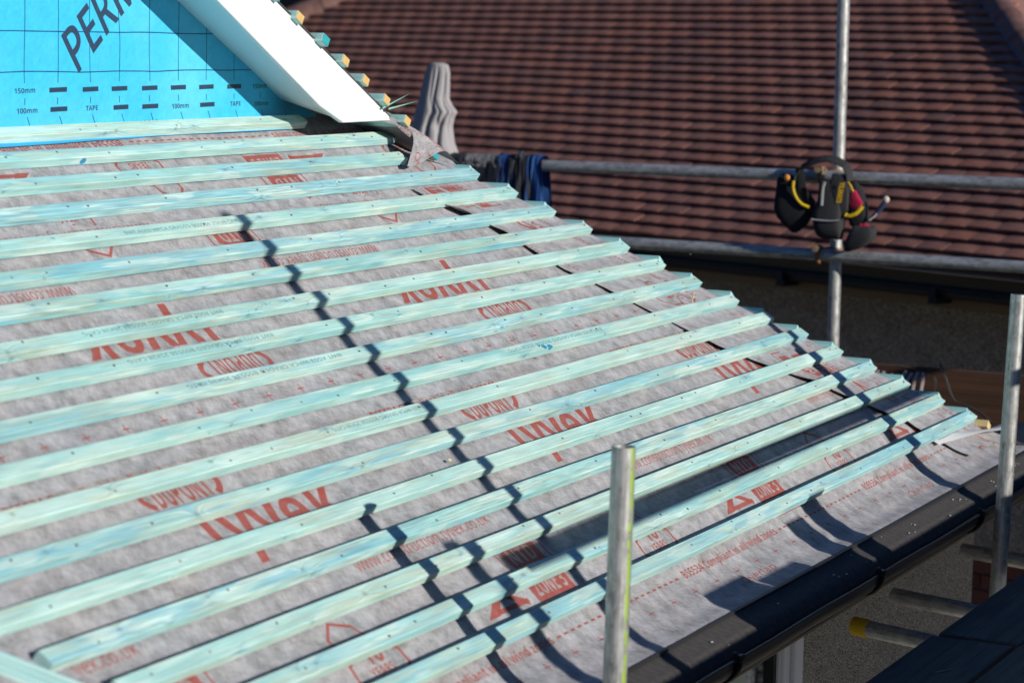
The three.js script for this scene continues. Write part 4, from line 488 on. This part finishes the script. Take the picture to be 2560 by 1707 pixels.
// ------------------------------------------------------------------ tool belt hung on the pole
{ const t = thing('tool_belt', 'black tool belt with pouches and yellow trim hung over the rail at the tall pole', 'tool belt', [1.215, 0, -0.965]);
  const m = (x, y) => [(x - 770) / 3.92 * 0.00186, 0.762 - (y - 480) / 3.92 * 0.00159]; // millimetres on the belt from its drawing
  const fab = cloth([0.012, 0.013, 0.016]), fab2 = cloth([0.030, 0.031, 0.034]), yel = std([0.80, 0.55, 0.01], 0.55), red = cloth([0.42, 0.012, 0.055]);
  const pouch = (nm, rows, mat, x0, dep) => { const rings = rows.map((r, j) => { const [z0, y] = m(r[0], r[2]), [z1] = m(r[1], r[2]); const zc = (z0 + z1) / 2, hw = Math.abs(z1 - z0) / 2, d = dep * (r[3] ?? 1), o = []; for (let i = 0; i < 28; i++) { const a = i / 28 * Math.PI * 2, cx = Math.cos(a), sx = Math.sin(a), e = 0.55; o.push(V(x0 - Math.sign(cx) * Math.pow(Math.abs(cx), e) * d + 0.004 * (fbm(j * 1.3, i * 0.5, 7, 2) - 0.5), y + 0.003 * Math.sin(i * 1.3 + j), zc + Math.sign(sx) * Math.pow(Math.abs(sx), e) * hw)); } return o; }); const q = part(nm, loft(rings), mat, t); return q; };
  const rib = (nm, pts, w, mat, x = -0.02, axis = V(0.2, 0, 1)) => part(nm, ribbon(pts.map((q) => { const [z, y] = m(q[0], q[1]); return V(q[2] ?? x, y, z); }), w, axis, 0.003), mat, t);
  pouch('pouch', [[345, 420, 545, 0.7], [318, 520, 600], [312, 570, 700], [300, 640, 800, 1.2], [298, 640, 880, 1.25], [325, 615, 960, 1.2], [390, 575, 1030, 1], [440, 520, 1090, 0.5], [462, 490, 1112, 0.2]], fab, -0.005, 0.035);
  pouch('pouch', [[700, 860, 585, 0.5], [700, 890, 700, 0.7], [690, 905, 820, 0.9], [660, 915, 900, 1.15], [660, 920, 960, 1.2], [668, 918, 1050, 1.15], [700, 915, 1120, 0.8], [760, 905, 1150, 0.4]], fab2, -0.025, 0.035);
  pouch('pouch', [[960, 1000, 590, 0.4], [965, 1060, 680, 0.8], [960, 1095, 800, 1], [950, 1105, 900, 1], [960, 1110, 1000, 0.9], [1000, 1100, 1030, 0.6]], fab, 0.0, 0.032);
  pouch('pouch', [[1010, 1195, 1010, 0.7], [985, 1200, 1060, 1.1], [955, 1180, 1140, 1.1], [935, 1100, 1210, 0.8], [930, 980, 1262, 0.3]], fab2, -0.022, 0.032);
  rib('strap', [[495, 640], [505, 540], [540, 470], [620, 420], [700, 385], [770, 372], [840, 385], [920, 430], [955, 500], [965, 580]], 0.034, fab2, -0.03, V(0.6, 0.6, 0.2));
  rib('strap', [[520, 470], [545, 560], [560, 680], [600, 760], [640, 850], [690, 900]], 0.030, fab, -0.035);
  pouch('belt_panel', [[815, 940, 520, 0.4], [800, 955, 600, 0.7], [810, 970, 700, 0.8], [835, 965, 800, 0.8], [850, 960, 900, 0.6]], cloth([0.040, 0.040, 0.043]), -0.034, 0.018);
  rib('yellow_trim', [[490, 600], [487, 660], [500, 720], [530, 780], [575, 825], [635, 850]], 0.010, yel, -0.052);
  rib('yellow_trim', [[950, 905], [985, 915], [1040, 890], [1080, 845], [1095, 815]], 0.014, yel, -0.048);
  rib('yellow_trim', [[960, 590], [985, 630], [1005, 680]], 0.005, yel, -0.040);
  pouch('red_cloth', [[985, 1020, 670, 0.5], [975, 1055, 730, 1], [972, 1085, 780, 1], [975, 1075, 830, 0.8], [985, 1010, 850, 0.3]], red, -0.026, 0.016);
  pouch('red_cloth', [[1060, 1130, 990, 0.5], [1040, 1160, 1030, 1], [1030, 1165, 1045, 0.8]], red, -0.024, 0.016);
  rib('reflective_edge', [[672, 962], [760, 968], [840, 968], [912, 958]], 0.004, std([0.6, 0.65, 0.7], 0.4), -0.070, V(0, 1, 0));
  rib('reflective_edge', [[770, 595], [755, 650], [750, 740], [748, 825]], 0.011, std([0.34, 0.35, 0.33], 0.6), -0.058);
  { const pts = [[1125, 960], [1165, 920], [1205, 875], [1240, 820], [1262, 770], [1275, 742]], rings = pts.map((q, j) => { const [z, y] = m(q[0], q[1]), w = [0.016, 0.022, 0.022, 0.021, 0.018, 0.011][j], o = []; for (let i = 0; i < 16; i++) { const a = i / 16 * Math.PI * 2; o.push(V(-0.02 + Math.cos(a) * 0.010, y + Math.sin(a) * w * 0.55, z + Math.sin(a) * w)); } return o; }); const hd = part('tool_handle', loft(rings), std([0.035, 0.05, 0.10], 0.35), t); part('grip_inlay', ribbon([[1145, 950], [1185, 915], [1212, 880]].map((q) => { const [z, y] = m(q[0], q[1]); return V(-0.033, y, z); }), 0.006, V(0, 0.5, 0.7), 0.0015), std([0.75, 0.76, 0.78], 0.35), hd); part('handle_tip', new THREE.SphereGeometry(0.015, 14, 10).scale(0.8, 1.0, 0.9).translate(-0.02, m(0, 745)[1], m(1276, 0)[0]), std([0.55, 0.47, 0.42], 0.5), hd); }
  { const g = new THREE.SphereGeometry(0.011, 10, 8).scale(0.6, 1.2, 1.2).translate(-0.045, m(0, 572)[1], m(425, 0)[0]); part('pull_tab', g, std([0.75, 0.30, 0.05], 0.5), t); }
  const c = canvas(512, 128), x = c.getContext('2d'); x.clearRect(0, 0, 512, 128); x.fillStyle = '#f2bd0c'; x.font = 'bold 118px sans-serif'; const w = x.measureText('STANLEY').width; x.save(); x.scale(500 / w, 1); x.fillText('STANLEY', 4, 106); x.strokeStyle = '#f2bd0c'; x.lineWidth = 9; x.strokeText('STANLEY', 4, 106); x.restore();
  const lab = grid(8, 1, (a, b) => { const [z, y] = m(lerp(893, 922, a) + lerp(31, -31, b) * -1, lerp(795, 590, a)); return V(-0.0560, y, z); });
  part('lettering', lab, new THREE.MeshStandardMaterial({ map: canTex(c, false), transparent: true, alphaTest: 0.5, roughness: 0.6, side: THREE.DoubleSide }), t);
}
// loose bits
tag(part('wood_sliver', basisBox(RP(-0.925, 0.792, 0.028), V(0.30, 0.95, 0.06).normalize(), V(0, 0, 1), V(0.95, -0.3, 0), 0.034, 0.002, 0.004), std([0.62, 0.50, 0.25], 0.8), scene), 'pale wood sliver sticking up between two batten ends on the hip', 'sliver');
tag(part('wood_chip', box(0.012, 0.003, 0.006, 0, 0, 0).applyMatrix4(new THREE.Matrix4().makeBasis(U.clone(), N.clone(), U.clone().cross(N)).setPosition(RP(-2.93, 0.505, 0.002))), std([0.80, 0.70, 0.42], 0.8), scene), 'small pale wood chip on the grey membrane left of the long shadow', 'chip');
renderer.render(scene, camera);
